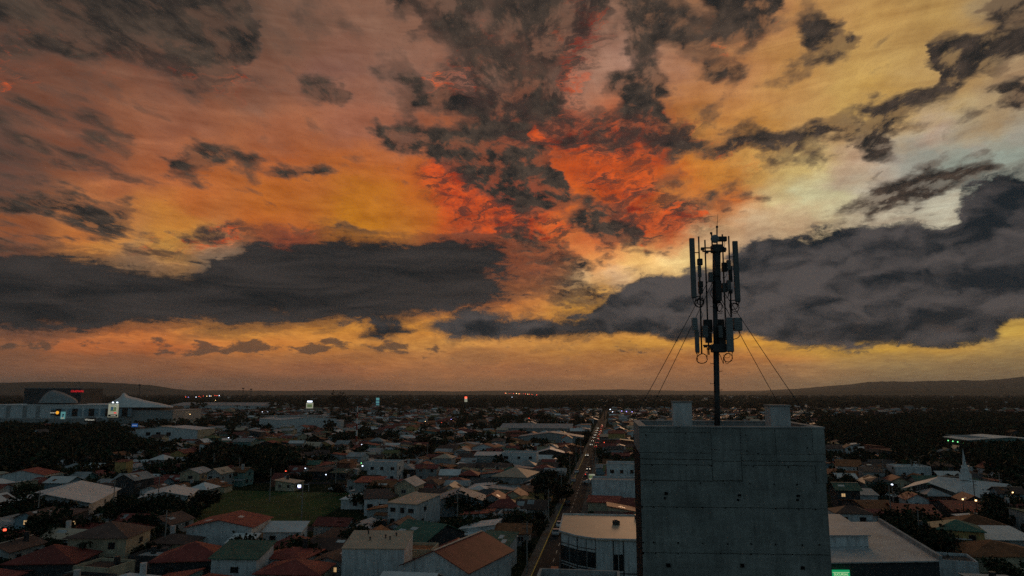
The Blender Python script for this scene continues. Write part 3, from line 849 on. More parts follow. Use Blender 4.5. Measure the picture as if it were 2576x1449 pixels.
def boxz(x0, y0, x1, y1, dY, dep, m, name, parent=None, lean=0.0, extras=True):
    """upright box between two spots, bevelled edges, with end plate and mounting rail"""
    lean = 0.0
    ym, xm = (y0 + y1) / 2, (x0 + x1) / 2
    a, b, ta, tb = mz(x0, ym, dY), mz(x1, ym, dY), mz(xm, y0, dY), mz(xm, y1, dY)
    w, h = abs(b.x - a.x), abs(ta.z - tb.z)
    cx, cz = (a.x + b.x) / 2, (ta.z + tb.z) / 2
    bv = min(.02, w * .16)
    mb = MB()
    po = [(-w / 2 + bv, 0), (w / 2 - bv, 0), (w / 2, bv), (w / 2, dep), (-w / 2, dep), (-w / 2, bv)]
    n = len(po)
    vs = []
    for z, k in ((-h / 2, .9), (-h / 2 + bv, 1), (h / 2 - bv, 1), (h / 2, .9)):
        vs += [(cx + x * k + lean * z, a.y + (y - dep / 2) * k, cz + z) for x, y in po]
    fs = [tuple(range(n - 1, -1, -1)), tuple(range(3 * n, 4 * n))]
    for r in range(3):
        fs += [(r * n + i, r * n + (i + 1) % n, (r + 1) * n + (i + 1) % n, (r + 1) * n + i) for i in range(n)]
    mb.add(vs, fs)
    o = mb.build(name, m, parent or mast)
    return o, cx, a.y, cz, w, h


# pole: slender foot, wide column behind the radios, slim top
pipe([Vector((0, 0, 0)), mz(385, 1240)], .105, 'steel_dark', 'pole', 14)
pipe([mz(383, 1250), mz(374, 780)], .09, 'steel_dark', 'pole', 12)
pipe([mz(388, 800), mz(388, 285)], .15, 'steel_dark', 'column', 14)
pipe([mz(408, 790, .1), mz(404, 300, .1)], .07, 'steel_grey', 'cable_tray', 6)
pipe([mz(392, 290), mz(392, 120)], .028, 'steel_dark', 'top_pole')
pipe([mz(392, 128), mz(392, 112)], .045, 'steel_dark', 'clamp')
MB().tube([mz(392, 120), mz(396, 60), mz(400, 6)], .012, 6, 0, .004).build('whip_antenna', 'steel_dark', mast)
MB().box(Vector((0, 0, .02)), (.5, .5, .04)).build('base_plate', 'steel_grey', mast)
for k in range(4):
    a = k * math.pi / 2 + .6
    MB().tube([(math.cos(a) * .34, math.sin(a) * .34, .0), (math.cos(a) * .1, math.sin(a) * .1, .34)], .025, 6).build('gusset', 'steel_dark', mast)
# vertical mounting pipes
for pts, dY in (([(228, 207), (238, 560), (246, 900), (256, 1252)], -.1), ([(284, 238), (296, 600), (306, 900), (320, 1262)], .25), ([(439, 188), (450, 500), (462, 800), (474, 1130)], .3), ([(496, 203), (506, 500), (520, 925)], -.1), ([(343, 170), (350, 300)], .0)):
    pipe([mz(x, y, dY) for x, y in pts], .03)
# ring brackets
for yy, xa, xb in ((312, 250, 470), (340, 262, 470), (1178, 268, 470), (1208, 300, 468)):
    for dY in (-.14, .22):
        pipe([mz(xa, yy + random.uniform(-6, 6), dY), mz(xb, yy + random.uniform(-6, 6), dY)], .025, 'steel_dark', 'bracket_arm')
for x, y in ((262, 318), (300, 345), (460, 322), (440, 310), (290, 1185), (335, 1190), (445, 1195), (470, 1185)):
    MB().box(mz(x, y, -.12), (.11, .12, .1)).build('pipe_clamp', 'steel_dark', mast)
o, *_ = boxz(345, 1165, 470, 1240, 0, .34, 'steel_dark', 'collar')
o, *_ = boxz(345, 282, 432, 350, 0, .34, 'steel_dark', 'collar')
# long panel antennas
for x0, y0, x1, y1, ln, dY, m in ((155, 222, 200, 750, -.026, -.15, 'antenna_grey'), (542, 248, 588, 785, -.022, -.15, 'antenna_grey'), (475, 930, 537, 1230, -.004, -.3, 'antenna_light'), (196, 1040, 233, 1236, -.01, -.2, 'antenna_grey'), (392, 1015, 470, 1200, 0, .35, 'steel_dark')):
    o, cx, cy, cz, w, h = boxz(x0, y0, x1, y1, dY, .09, m, 'panel_antenna', lean=ln)
    MB().box((cx, cy, cz - h / 2 - .012), (w * .86, .07, .03)).build('end_cap', 'steel_dark', o)
    for q in (-.25, .25):
        MB().tube([(cx + q * w, cy, cz + (-h / 2 - .02)), (cx + q * w, cy, cz - h / 2 - .08)], .014, 6).build('connector', 'cable_black', o)
for x0, x1, y in ((195, 232, 350), (198, 240, 742), (500, 545, 388), (505, 552, 776)):
    pipe([mz(x0, y, -.12), mz(x1, y, -.12)], .018, 'steel_dark', 'bracket_arm')
# radio units
for x0, y0, x1, y1, dY, dp, m in (
    (218, 405, 262, 462, -.15, .14, 'steel_dark'), (223, 466, 251, 570, -.15, .12, 'antenna_grey'), (225, 606, 266, 660, -.12, .14, 'steel_dark'), (228, 664, 264, 715, -.12, .14, 'steel_dark'), (318, 526, 356, 612, -.05, .14, 'steel_grey'),
    (437, 440, 480, 520, .05, .16, 'steel_dark'), (480, 418, 513, 508, -.1, .14, 'antenna_grey'), (498, 470, 526, 610, .0, .12, 'steel_dark'), (437, 622, 482, 702, .05, .16, 'steel_grey'), (480, 598, 514, 692, -.1, .14, 'antenna_grey'), (500, 680, 528, 715, 0, .12, 'steel_dark'),
    (170, 932, 216, 1045, -.22, .16, 'antenna_light'), (272, 948, 350, 1058, .2, .12, 'steel_dark'), (262, 1003, 308, 1108, -.12, .15, 'antenna_grey'), (290, 1062, 346, 1155, .15, .12, 'steel_dark'), (390, 946, 456, 1008, .15, .12, 'steel_dark'),
    (408, 1002, 440, 1110, -.2, .15, 'antenna_grey'), (440, 1010, 474, 1130, .0, .14, 'steel_dark'), (540, 932, 613, 1048, -.2, .17, 'antenna_light'), (400, 1110, 460, 1190, .0, .14, 'steel_dark'),
    (402, 208, 478, 250, .0, .14, 'steel_dark'), (331, 168, 350, 186, -.02, .07, 'steel_dark'), (372, 420, 420, 560, -.16, .1, 'steel_dark'), (380, 600, 432, 780, -.17, .1, 'steel_dark')):
    o, cx, cy, cz, w, h = boxz(x0, y0, x1, y1, dY, dp, m, 'radio_unit')
    if h > .2:
        for k in range(5):
            MB().box((cx, cy - dp / 2 - .006, cz - h * .36 + k * h * .18), (w * .8, .01, h * .035)).build('cooling_fin', m, o)
# microwave dish near the top
dc = mz(376, 226, -.18)
prof = [(.0, -.03), (.06, -.025), (.12, -.012), (.16, .0), (.16, .06), (.10, .11), (.0, .12)]
vs, fs, nn = [], [], 18
for r, yy in prof:
    vs += [(dc.x + r * math.cos(2 * math.pi * k / nn), dc.y + yy, dc.z + r * math.sin(2 * math.pi * k / nn)) for k in range(nn)]
for i in range(len(prof) - 1):
    fs += [(i * nn + k, i * nn + (k + 1) % nn, (i + 1) * nn + (k + 1) % nn, (i + 1) * nn + k) for k in range(nn)]
MB().add(vs, fs).build('microwave_dish', 'antenna_light', mast, smooth=True)
pipe([mz(376, 226, -.06), mz(392, 232, 0)], .03, 'steel_dark', 'bracket_arm')


# coiled cables and jumpers
def loop(zx, zy, r, dY, turns=1.0, th=.013, squash=1.0):
    c = mz(zx, zy, dY); pts = []
    n = int(28 * turns)
    for k in range(n + 1):
        a = 2 * math.pi * k / 28
        rr = r * (1 + .08 * math.sin(2.3 * a))
        pts.append(c + Vector((rr * math.cos(a), .02 * k / 28 + .015 * math.sin(a * 1.7), rr * squash * math.sin(a))))
    MB().tube(pts, th, 6).build('cable_coil', 'cable_black', mast, smooth=True)


loop(234, 800, .155, -.15, 2, .016); loop(246, 785, .12, -.12, 1.6, .014, 1.15); loop(540, 828, .14, -.15, 1.6, .015, .9); loop(556, 838, .13, -.12, 1.2, .013, 1.3)
loop(258, 1296, .185, -.15, 1.0, .018); loop(492, 1288, .15, -.2, 1.0, .016, 1.1); loop(484, 1268, .10, -.15, 1.0, .008, .9)
loop(412, 830, .10, -.1, 1.0, .016, 1.9); loop(424, 845, .10, -.05, .9, .014, 1.6); loop(380, 815, .09, -.1, .8, .012, 1.6)


def jumper(pts, r=.011, dY=-.1):
    P = [mz(x, y, dY) for x, y in pts]; out = []
    for i in range(len(P) - 1):
        p0, p1, p2, p3 = P[max(i - 1, 0)], P[i], P[i + 1], P[min(i + 2, len(P) - 1)]
        for k in range(5):
            t = k / 5
            out.append(.5 * ((2 * p1) + (-p0 + p2) * t + (2 * p0 - 5 * p1 + 4 * p2 - p3) * t * t + (-p0 + 3 * p1 - 3 * p2 + p3) * t ** 3))
    out.append(P[-1])
    MB().tube(out, r, 6).build('jumper_cable', 'cable_black', mast, smooth=True)


for pts in ([(180, 755), (185, 800), (215, 835), (262, 830), (272, 790), (262, 740)], [(582, 790), (586, 850), (566, 888), (530, 885), (522, 850)], [(196, 1046), (215, 1085), (248, 1110), (256, 1180)], [(592, 1050), (596, 1085), (575, 1112), (545, 1122), (530, 1140)], [(218, 1240), (215, 1275), (222, 1310)], [(305, 1180), (306, 1230), (303, 1290)], [(412, 1250), (430, 1290), (450, 1340), (448, 1280)],
            [(360, 610), (355, 660), (330, 705), (352, 760), (360, 800)], [(344, 615), (346, 700), (362, 720)], [(480, 540), (465, 570), (440, 575)], [(496, 700), (490, 745), (468, 755), (448, 735)], [(520, 720), (508, 780), (512, 900)], [(240, 570), (225, 590), (244, 612)], [(244, 716), (250, 860), (260, 905), (248, 960)], [(524, 1235), (528, 1280), (500, 1330), (470, 1335), (450, 1260)], [(455, 250), (462, 268), (456, 300)],
            [(372, 1240), (364, 1300), (372, 1380), (368, 1470), (374, 1600)], [(400, 1240), (404, 1340), (398, 1460), (404, 1600)]):
    jumper(pts, random.choice((.009, .012, .015)))
for y, sd in ((833, -1), (1340, -1), (1408, 1), (1520, -1), (1575, 1), (1650, -1), (1720, 1), (895, 1)):
    c = mz(386, y)
    MB().tube([c, c + Vector((.21 * sd, 0, 0)), c + Vector((.22 * sd, 0, .04))], .011, 6).build('climbing_peg', 'steel_dark', mast)


# guy wires from the pole to the roof corners
def guy(p, q, sag):
    P = [p.lerp(q, k / 14) - Vector((0, 0, sag * 4 * (k / 14) * (1 - k / 14))) for k in range(15)]
    MB().tube(P, .0125, 5).build('guy_wire', 'steel_dark', mast)


RL = gp(1592, 1058, ZT); RR = gp(1984, 1061, ZT)
top_l = mz(378, 480, 0); top_r = mz(400, 620, 0)
guy(top_l, RL - base, .05)
guy(mz(378, 560, 0), gp(1622, 1058.6, ZT) - base, .05)
guy(top_r, Vector((FR.x, FR.y, ZT)).lerp(RR, .25) - base, .05)
guy(mz(395, 700, 0), RR - base, .05)


# ------------------------------------------------------------------ streets (town grid turned 8 degrees)
TH8 = math.radians(8.2)
T_AX, S_AX = Vector((math.sin(TH8), math.cos(TH8), 0)), Vector((math.cos(TH8), -math.sin(TH8), 0))


def st(s, t, z=0.0):
    p = S_AX * s + T_AX * t
    return Vector((p.x, p.y, z))


def to_st(p):
    v = Vector((p[0], p[1], 0))
    return v.dot(S_AX), v.dot(T_AX)


ROAD_S, ROAD_W = -13.0, 6.6


def strip(name, s0, s1, t0, t1, z, m, h=None, parent=None, kind='structure'):
    q = [st(s0, t0), st(s1, t0), st(s1, t1), st(s0, t1)]
    mb = MB()
    if h: mb.prism([(p.x, p.y) for p in q], 0.0, h)
    else: mb.add([(p.x, p.y, z) for p in q], [(0, 1, 2, 3)])
    o = mb.build(name, m, parent)
    return tag(o, kind=kind) if parent is None else o


road = strip('road', ROAD_S - ROAD_W / 2, ROAD_S + ROAD_W / 2, 40, 1500, .008, 'asphalt')
for sgn in (-1, 1):
    a = ROAD_S + sgn * (ROAD_W / 2); b = a + sgn * 1.8
    strip('pavement', min(a, b), max(a, b), 40, 900, 0, 'pavement', .14)
    strip('kerb', min(a, a - sgn * .22), max(a, a - sgn * .22), 40, 420, 0, 'kerb_paint' if sgn < 0 else 'pavement', .13, road)
for k in range(60):
    strip('lane_marking', ROAD_S - .07, ROAD_S + .07, 120 + k * 7.5, 120 + k * 7.5 + 3.2, .014, 'road_paint', None, road)
CROSS = [176, 262, 348, 436, 524, 612, 700]
LONG = [-455, -370, -285, -190, -102, 78, 165, 250, 340, 430]
for t in CROSS:
    strip('street', -560, ROAD_S - ROAD_W / 2 - 2.7, t - 3, t + 3, .004, 'asphalt')
    strip('street', ROAD_S + ROAD_W / 2 + 2.7, 620, t - 3, t + 3, .004, 'asphalt')

# football pitch
PITCH_C = [gp(462, 1332), gp(748, 1338), gp(915, 1241), gp(556, 1233)]
pm = MB().add([(p.x, p.y, .012) for p in PITCH_C], [(0, 1, 2, 3)]).build('pitch', 'pitch_grass')
tag(pm, kind='structure')

# ------------------------------------------------------------------ building kit
win_me = MB()
for c, s in (((0, 0, .47), (1, .10, .06)), ((0, 0, -.47), (1.06, .16, .06)), ((-.47, 0, 0), (.06, .10, .88)), ((.47, 0, 0), (.06, .10, .88)), ((0, 0, 0), (.045, .08, .88))):
    win_me.box(c, s)
win_me = win_me.mesh('window')
pane_me = MB().box((0, .02, 0), (.9, .03, .9)).mesh('pane'); pane_me.materials.append(MAT['pane_dark'])
pane_lit = MB().box((0, .02, 0), (.9, .03, .9)).mesh('pane'); pane_lit.materials.append(MAT['pane_lit'])
WIN = {}
wr = random.Random(3)
for m in ('frame_dark', 'frame_white'):
    q = win_me.copy(); q.materials.append(MAT[m]); WIN[m] = q
door_me = MB().box((0, 0, .5), (1, .08, 1)).mesh('door'); door_me.materials.append(MAT['door_wood'])


def window(parent, x, y, z, w, h, rz=0.0, frame='frame_dark'):
    """on a wall facing local -y (rz=0), +x (90 deg) or -x (-90 deg)"""
    o = link('window', WIN[frame], parent, (x, y, z), rz, (w, 1, h))
    link('pane', pane_lit if wr.random() < .06 else pane_me, o)
    return o


def roof_gable(w, d, hw, rise, oh, th=.14):
    """ridge along y"""
    mb = MB(); e = w / 2 + oh; k = rise / (w / 2); y0, y1 = -d / 2 - oh, d / 2 + oh
    zr, ze = hw + rise + th + .02, hw - k * oh + th + .02
    mb.slab([(-e, y0, ze), (0, y0, zr), (0, y1, zr), (-e, y1, ze)], th)
    mb.slab([(.002, y0, zr), (e, y0, ze), (e, y1, ze), (.002, y1, zr)], th)
    return mb


def roof_hip(w, d, hw, rise, oh, th=.14):
    mb = MB(); ex, ey = w / 2 + oh, d / 2 + oh; r = max(ey - ex, .3); z0, z1 = hw + th + .02 - .1, hw + rise + th
    A, B, C, D = (-ex, -ey, z0), (ex, -ey, z0), (ex, ey, z0), (-ex, ey, z0)
    P, Q = (0, -r, z1), (0, r, z1)
    lo = [(x, y, z0 - th) for x, y, z in (A, B, C, D)]
    mb.add([A, B, C, D, P, Q] + lo, [(0, 1, 4), (1, 2, 5, 4), (2, 3, 5), (3, 0, 4, 5), (9, 8, 7, 6), (6, 7, 1, 0), (7, 8, 2, 1), (8, 9, 3, 2), (9, 6, 0, 3)])
    return mb


def roof_shed(w, d, hw, rise, oh, th=.14):
    mb = MB(); ex, ey = w / 2 + oh, d / 2 + oh
    mb.slab([(-ex, -ey, hw + th + .02), (ex, -ey, hw + th + .02), (ex, ey, hw + rise + th + .02), (-ex, ey, hw + rise + th + .02)], th)
    return mb


def wall_mesh(w, d, hw, kind, rise):
    mb = MB(); x, y = w / 2, d / 2
    if kind == 'gable':
        vs = [(-x, -y, 0), (x, -y, 0), (x, -y, hw), (0, -y, hw + rise), (-x, -y, hw), (-x, y, 0), (x, y, 0), (x, y, hw), (0, y, hw + rise), (-x, y, hw)]
        fs = [(0, 1, 2, 3, 4), (9, 8, 7, 6, 5), (1, 6, 7, 2), (5, 0, 4, 9), (2, 7, 8, 3), (4, 3, 8, 9)]
        mb.add(vs, fs)
    elif kind == 'shed':
        vs = [(-x, -y, 0), (x, -y, 0), (x, -y, hw), (-x, -y, hw), (-x, y, 0), (x, y, 0), (x, y, hw + rise), (-x, y, hw + rise)]
        mb.add(vs, [(0, 1, 2, 3), (7, 6, 5, 4), (1, 5, 6, 2), (4, 0, 3, 7), (3, 2, 6, 7)])
    else:
        mb.box((0, 0, hw / 2), (w, d, hw))
    return mb


def house(name, label, cat, loc, rz, w, d, hw, kind, rise, wall, roof, wins=2, group=None, frame=None, sky=0, cap=None, door=False, oh=.45, storeys=1, rr=None, sides=True):
    rr = rr or random
    t = thing(name, label, cat, (loc[0], loc[1], 0), rz, group)
    wall_mesh(w, d, hw, kind, rise).build('wall', wall, t)
    frame = frame or ('frame_white' if wall in ('wall_brick', 'wall_blue', 'wall_teal') else 'frame_dark')
    if kind == 'flat':
        MB().box((0, 0, hw + .06), (w - .5, d - .5, .1)).build('roof', roof, t)
        for c, s in (((0, -d / 2 + .1, hw + .3), (w + .02, .22, .6)), ((0, d / 2 - .1, hw + .3), (w + .02, .22, .6)), ((-w / 2 + .1, 0, hw + .3), (.22, d - .26, .6)), ((w / 2 - .1, 0, hw + .3), (.22, d - .26, .6))):
            MB().box(c, s).build('parapet', wall, t)
        r = None
    else:
        f = {'gable': roof_gable, 'hip': roof_hip, 'shed': roof_shed}[kind]
        r = f(w, d, hw, rise, oh).build('roof', roof, t)
        if cap and kind == 'gable':
            MB().slab([(-.28, -d / 2 - oh, hw + rise + .2), (.28, -d / 2 - oh, hw + rise + .2), (.28, d / 2 + oh, hw + rise + .2), (-.28, d / 2 + oh, hw + rise + .2)], .07).build('ridge_cap', cap, r)
        for k in range(sky):
            if kind == 'gable':
                sx = rr.choice((-1, 1)); u = rr.uniform(.25, .75); yy = rr.uniform(-d * .35, d * .35); sl = rise / (w / 2)
                a, b = u * w / 2 - .5, u * w / 2 + .5
                za, zb = hw + rise - sl * a + .19, hw + rise - sl * b + .19
                pts = [(sx * a, yy - .9, za), (sx * b, yy - .9, zb), (sx * b, yy + .9, zb), (sx * a, yy + .9, za)]
                if sx < 0: pts.reverse()
                MB().slab(pts, .03).build('skylight', 'skylight_sheet', r)
            elif kind == 'shed':
                xx, yy = rr.uniform(-w * .35, w * .35), rr.uniform(-d * .25, d * .25); sl = rise / d
                z = lambda q: hw + rise / 2 + sl * q + .19
                MB().slab([(xx - .5, yy - .9, z(yy - .9)), (xx + .5, yy - .9, z(yy - .9)), (xx + .5, yy + .9, z(yy + .9)), (xx - .5, yy + .9, z(yy + .9))], .03).build('skylight', 'skylight_sheet', r)
    if wins:
        for sy in range(storeys):
            zc = min(hw * (.58 if storeys == 1 else (.28 + .46 * sy)), hw - .8)
            n = wins
            for k in range(n):
                x = -w / 2 + (k + .5) * w / n + rr.uniform(-.2, .2)
                if door and sy == 0 and k == n - 1:
                    link('door', door_me, t, (x, -d / 2 - .03, 0), 0, (1.0, 1, 2.1)); continue
                window(t, x, -d / 2 - .03, zc, rr.uniform(1.1, 1.7), rr.uniform(1.0, 1.35), 0, frame)
            if sides:
                sd = 1 if loc[0] < 0 else -1           # the flank that faces the viewer
                window(t, sd * (w / 2 + .03), rr.uniform(-d * .25, d * .25), zc, 1.3, 1.1, sd * math.pi / 2, frame)
    return t


OCC = []          # footprints already built on: (x, y, radius)


def occupy(x, y, r): OCC.append((x, y, r))


def free(x, y, r):
    return all((x - a) ** 2 + (y - b) ** 2 > (r + c) ** 2 for a, b, c in OCC)


def spot_house(x, y, w, d, *a, turn=0.0, **k):
    """house whose front wall foot is centred at a picture spot"""
    p = gp(x, y); rz = -TH8 + math.radians(turn)
    c = p + Vector((-math.sin(rz), math.cos(rz), 0)) * (d / 2)
    occupy(c.x, c.y, math.hypot(w, d) * .40)
    return house(a[0], a[1], a[2], (c.x, c.y), rz, w, d, *a[3:], **k)


# ------------------------------------------------------------------ buildings one can single out
# white shop building with rounded glass corner, right of the main road
def glass_corner():
    t = thing('shop_building', 'white corner shop building with angled dark glass and pale flat roof by the road', 'building', (0, 0, 0))
    H = 8.5
    P = [(15.1, 130.0), (12.0, 132.6), (9.3, 136.8), (11.3, 155.0), (38.0, 152.0), (38.0, 127.5)]
    MB().prism(P[::-1], 0, H - .02).build('wall', 'wall_white', t)
    R = [(15.1, 129.7), (11.8, 132.4), (9.0, 136.8), (11.1, 155.3), (38.2, 152.3), (38.2, 127.1)]
    MB().prism(R[::-1], H, H + .16).build('roof', 'roof_peach', t)
    n = len(R)
    for i in range(n):
        a, b = Vector(R[i] + (0,)), Vector(R[(i + 1) % n] + (0,))
        d = (b - a); m = (a + b) / 2
        MB().box((m.x, m.y, H + .28), (d.length - .1, .2, .24), math.atan2(d.y, d.x)).build('parapet', 'wall_white', t)

    def on(i, u0, u1, z0, z1, m, name, proud=.04):
        a, b = Vector(P[i] + (0,)), Vector(P[(i + 1) % n] + (0,))
        q0, q1 = a.lerp(b, u0), a.lerp(b, u1); d = q1 - q0; mid = (q0 + q1) / 2
        nr = Vector((-d.y, d.x, 0)).normalized()
        c = mid + nr * (proud / 2)
        return MB().box((c.x, c.y, (z0 + z1) / 2), (d.length, proud, z1 - z0), math.atan2(d.y, d.x)).build(name, m, t)
    # angled corner: glazing in two storeys with posts
    for i in (0, 1):
        for z0, z1 in ((.5, 2.9), (3.6, 6.3)):
            for k in range(2 if i == 0 else 2):
                u0, u1 = k / 2 + .03, (k + 1) / 2 - .03
                on(i, u0, u1, z0, z1, 'pane_dark', 'window_pane', .05)
        on(i, 0, 1, 6.75, 6.87, 'frame_dark', 'trim_band', .06)
        on(i, 0, 1, 3.1, 3.4, 'frame_dark', 'trim_band', .07)
        for u in (.0, .5, .985):
            on(i, u, u + .015, 0, H - .05, 'frame_dark', 'mullion', .09)
    # street front (faces the viewer): tall windows between white piers; front runs from P[5] to P[0]
    for c0, c1 in ((.03, .10), (.24, .31), (.45, .52), (.66, .73), (.86, .90)):
        pass
    L_ = (Vector(P[0] + (0,)) - Vector(P[5] + (0,))).length
    x = .8
    while x < L_ - 2:
        u0, u1 = 1 - (x + 2.3) / L_, 1 - (x + 4.1) / L_
        if u1 < .02: break
        for z0, z1 in ((.4, 2.5), (3.3, 6.1)):
            o = on(5, u1, u0, z0, z1, 'pane_dark', 'window_pane', .05)
            on(5, (u0 + u1) / 2 - .002, (u0 + u1) / 2 + .002, z0, z1, 'frame_white', 'mullion', .08)
        for u in (u0, u1):
            on(5, u - .004, u + .004, 0, H - .05, 'frame_dark', 'mullion', .07)
        x += 4.2
    on(5, .01, .99, 2.75, 2.95, 'frame_dark', 'trim_band', .06)
    # round water tank and a vent on the roof
    for (sx, sy, r) in ((1550, 1314, .75), (1606, 1300, .8)):
        p = gp(sx, sy, H + .6)
        tk = MB().tube([(p.x, p.y, H + .18), (p.x, p.y, H + 1.0)], r, 16).build('water_tank', 'steel_dark', t, smooth=False)
        MB().tube([(p.x, p.y, H + 1.0), (p.x, p.y, H + 1.15)], r * .8, 16, 0, r * .3).build('tank_lid', 'steel_dark', tk)
    occupy(22, 141, 18)


glass_corner()

# flat parapet roof low in the picture, in front of it
fb = thing('flat_roofed_block', 'grey walled block with weathered flat roof and parapet below the corner shop', 'building', (0, 0, 0))
MB().box((6.8, 74.6, 7.6), (8.4, 5.4, 15.2), -TH8).build('wall', 'wall_grey', fb)
MB().box((6.8, 74.6, 15.26), (7.7, 4.7, .1), -TH8).build('roof', 'concrete_pale', fb)
for c, s in (((0, -2.58), (8.44, .26)), ((0, 2.58), (8.44, .26)), ((-4.1, 0), (.26, 4.86)), ((4.1, 0), (.26, 4.86))):
    q = Vector((c[0], c[1])); q.rotate(Matrix.Rotation(-TH8, 2))
    MB().box((6.8 + q.x, 74.6 + q.y, 15.75), (s[0], s[1], 1.0), -TH8).build('parapet', 'concrete_pale', fb)
MB().tube([(5.0, 75.6, 15.3), (5.0, 75.6, 18.2)], .04, 6).build('antenna_pole', 'steel_grey', fb)

# white hall left of centre with long pale roof
house('school_hall', 'long white hall with wide pale gable roof behind dark trees', 'hall', (-131, 209), math.radians(16), 21, 29, 4.6, 'gable', 2.6, 'wall_white', 'roof_white', wins=4, oh=1.0)
for k in range(6): pass
occupy(-131, 209, 15); occupy(-128, 218, 13); occupy(-134, 199, 13)
house('school_wing', 'white annexe with pale low roof beside the long white hall', 'hall', (-106, 221), math.radians(16), 13, 15, 3.8, 'gable', 1.5, 'wall_white', 'roof_white', wins=3, oh=.8); occupy(-106, 221, 9)
spot_house(548, 1388, 14.5, 12, 'white_house', 'wide white blank-walled building with dark red gable roof below the pitch', 'building', 5.2, 'gable', 1.5, 'wall_white', 'roof_red', turn=8, wins=0, oh=.5, sky=3)
spot_house(596, 1405, 5.0, 5, 'white_annexe', 'small white porch building with tilted pale roof before the blank white wall', 'house', 3.0, 'shed', 1.0, 'wall_white', 'roof_white', turn=6, wins=2, oh=.4)
spot_house(708, 1376, 8.6, 5, 'open_shed', 'white lean-to shed with bright pale roof at the pitch corner', 'shed', 3.2, 'shed', 1.4, 'wall_white', 'roof_white', turn=8, wins=2, oh=.4)
spot_house(238, 1432, 11.5, 10, 'grey_house', 'grey two-storey house with dark red hip roof among dark trees', 'house', 6.0, 'hip', 2.2, 'wall_cream', 'roof_brown', turn=10, wins=2, oh=.7, storeys=2)
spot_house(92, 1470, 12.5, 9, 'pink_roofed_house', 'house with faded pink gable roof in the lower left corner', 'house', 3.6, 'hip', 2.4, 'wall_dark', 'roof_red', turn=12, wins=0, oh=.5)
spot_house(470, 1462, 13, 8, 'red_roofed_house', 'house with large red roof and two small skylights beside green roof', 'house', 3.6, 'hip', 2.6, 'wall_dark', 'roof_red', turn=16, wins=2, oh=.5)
spot_house(585, 1470, 8.6, 7.5, 'green_roofed_house', 'small white house with dull green roof and one dark square window', 'house', 4.4, 'shed', 1.6, 'wall_white', 'roof_green', turn=4, wins=1, oh=.5, sides=False)
spot_house(720, 1490, 11.5, 8, 'low_red_house', 'low dark red roof at the bottom edge left of the white block', 'house', 3.0, 'hip', 1.6, 'wall_cream', 'roof_red', turn=4, wins=0)
wb = spot_house(936, 1478, 11.4, 8.5, 'white_block', 'white flat-roofed block with dark roof vents in the bottom middle', 'building', 6.6, 'shed', 1.5, 'wall_white', 'roof_peach', turn=6, wins=0, oh=.15)
for x, y in ((-1.5, -.5), (1.2, .6), (2.2, -.2), (3.0, 1.6), (-2.6, 2.6)):
    z = 6.6 + .75 + 1.5 / 8.5 * y + .2
    q = MB().tube([(x, y, z - .1), (x, y, z + .45)], .12, 8).build('roof_vent', 'steel_dark', wb)
    MB().tube([(x, y, z + .45), (x, y, z + .62)], .3, 8, 0, .12).build('vent_cowl', 'steel_dark', q)
spot_house(1092, 1500, 13, 18, 'big_red_house', 'big dark red gable roof with pale orange ridge cap at the bottom edge', 'house', 4.6, 'gable', 2.9, 'wall_white', 'roof_red', turn=-16, wins=0, cap='ridge_cap', oh=.5)
spot_house(1232, 1440, 6.2, 8.5, 'green_gabled_house', 'narrow white house with green sloping roof beside the main road', 'house', 4.4, 'shed', 1.6, 'wall_white', 'roof_green', turn=-8, wins=1, oh=.4, sky=2)
spot_house(1120, 1392, 13, 11, 'long_green_house', 'broad dark green gable roofed house behind the big red roof', 'house', 3.4, 'gable', 2.6, 'wall_dark', 'roof_green', turn=62, wins=0, oh=.5, sky=3)
spot_house(1010, 1330, 8.4, 13, 'white_two_storey_house', 'white two-storey house with pale and red flat roof near the pitch', 'house', 6.2, 'shed', .8, 'wall_white', 'roof_peach', turn=-14, wins=3, storeys=2, oh=.3, sky=2)
spot_house(945, 1297, 6.6, 9, 'white_shed_house', 'white house with dark mono-pitch roof and one dark window near the pitch', 'house', 4.6, 'shed', 1.4, 'wall_white', 'roof_dark', turn=18, wins=2, oh=.3)
spot_house(1545, 1266, 14, 10, 'white_terrace_building', 'plain pale blue-white building wall right of the main road', 'building', 6.6, 'flat', 0, 'wall_white', 'concrete_pale', turn=0, wins=0)
spot_house(1566, 1232, 11, 9, 'balcony_building', 'white stepped building with balcony and flat roofs above the plain wall', 'building', 8.6, 'flat', 0, 'wall_white', 'concrete_pale', turn=0, wins=3, storeys=2)
spot_house(1560, 1280, 12, 9, 'red_canopy_house', 'dark red low roof between the corner shop and the plain wall', 'house', 2.6, 'gable', 1.0, 'wall_cream', 'roof_red', turn=86, wins=0)
spot_house(1340, 1225, 18, 13, 'pale_hipped_house', 'large pale hipped roof left of the main road', 'building', 4.4, 'hip', 2.4, 'wall_grey', 'roof_peach', turn=82, wins=0)
spot_house(1305, 1180, 16, 10, 'white_square_building', 'white square two-storey building with dark windows left of the main road', 'building', 6.8, 'flat', 0, 'wall_white', 'roof_zinc', wins=3, storeys=2)
spot_house(1235, 1178, 15, 11, 'grey_walled_building', 'grey blank-walled building with thin pale roof edge left of the road', 'building', 5.6, 'shed', .8, 'wall_grey', 'roof_white', wins=0, turn=4)
spot_house(960, 1215, 12, 9, 'white_flat_building', 'white three-part flat building with small windows beyond the pitch', 'building', 7.4, 'flat', 0, 'wall_white', 'roof_zinc', wins=3, storeys=2)
spot_house(1155, 1300, 14, 12, 'blue_grey_house', 'pale blue-grey gabled building with rusty roof patch left of the road', 'building', 4.2, 'gable', 2.2, 'wall_blue', 'roof_zinc', wins=0, turn=10)
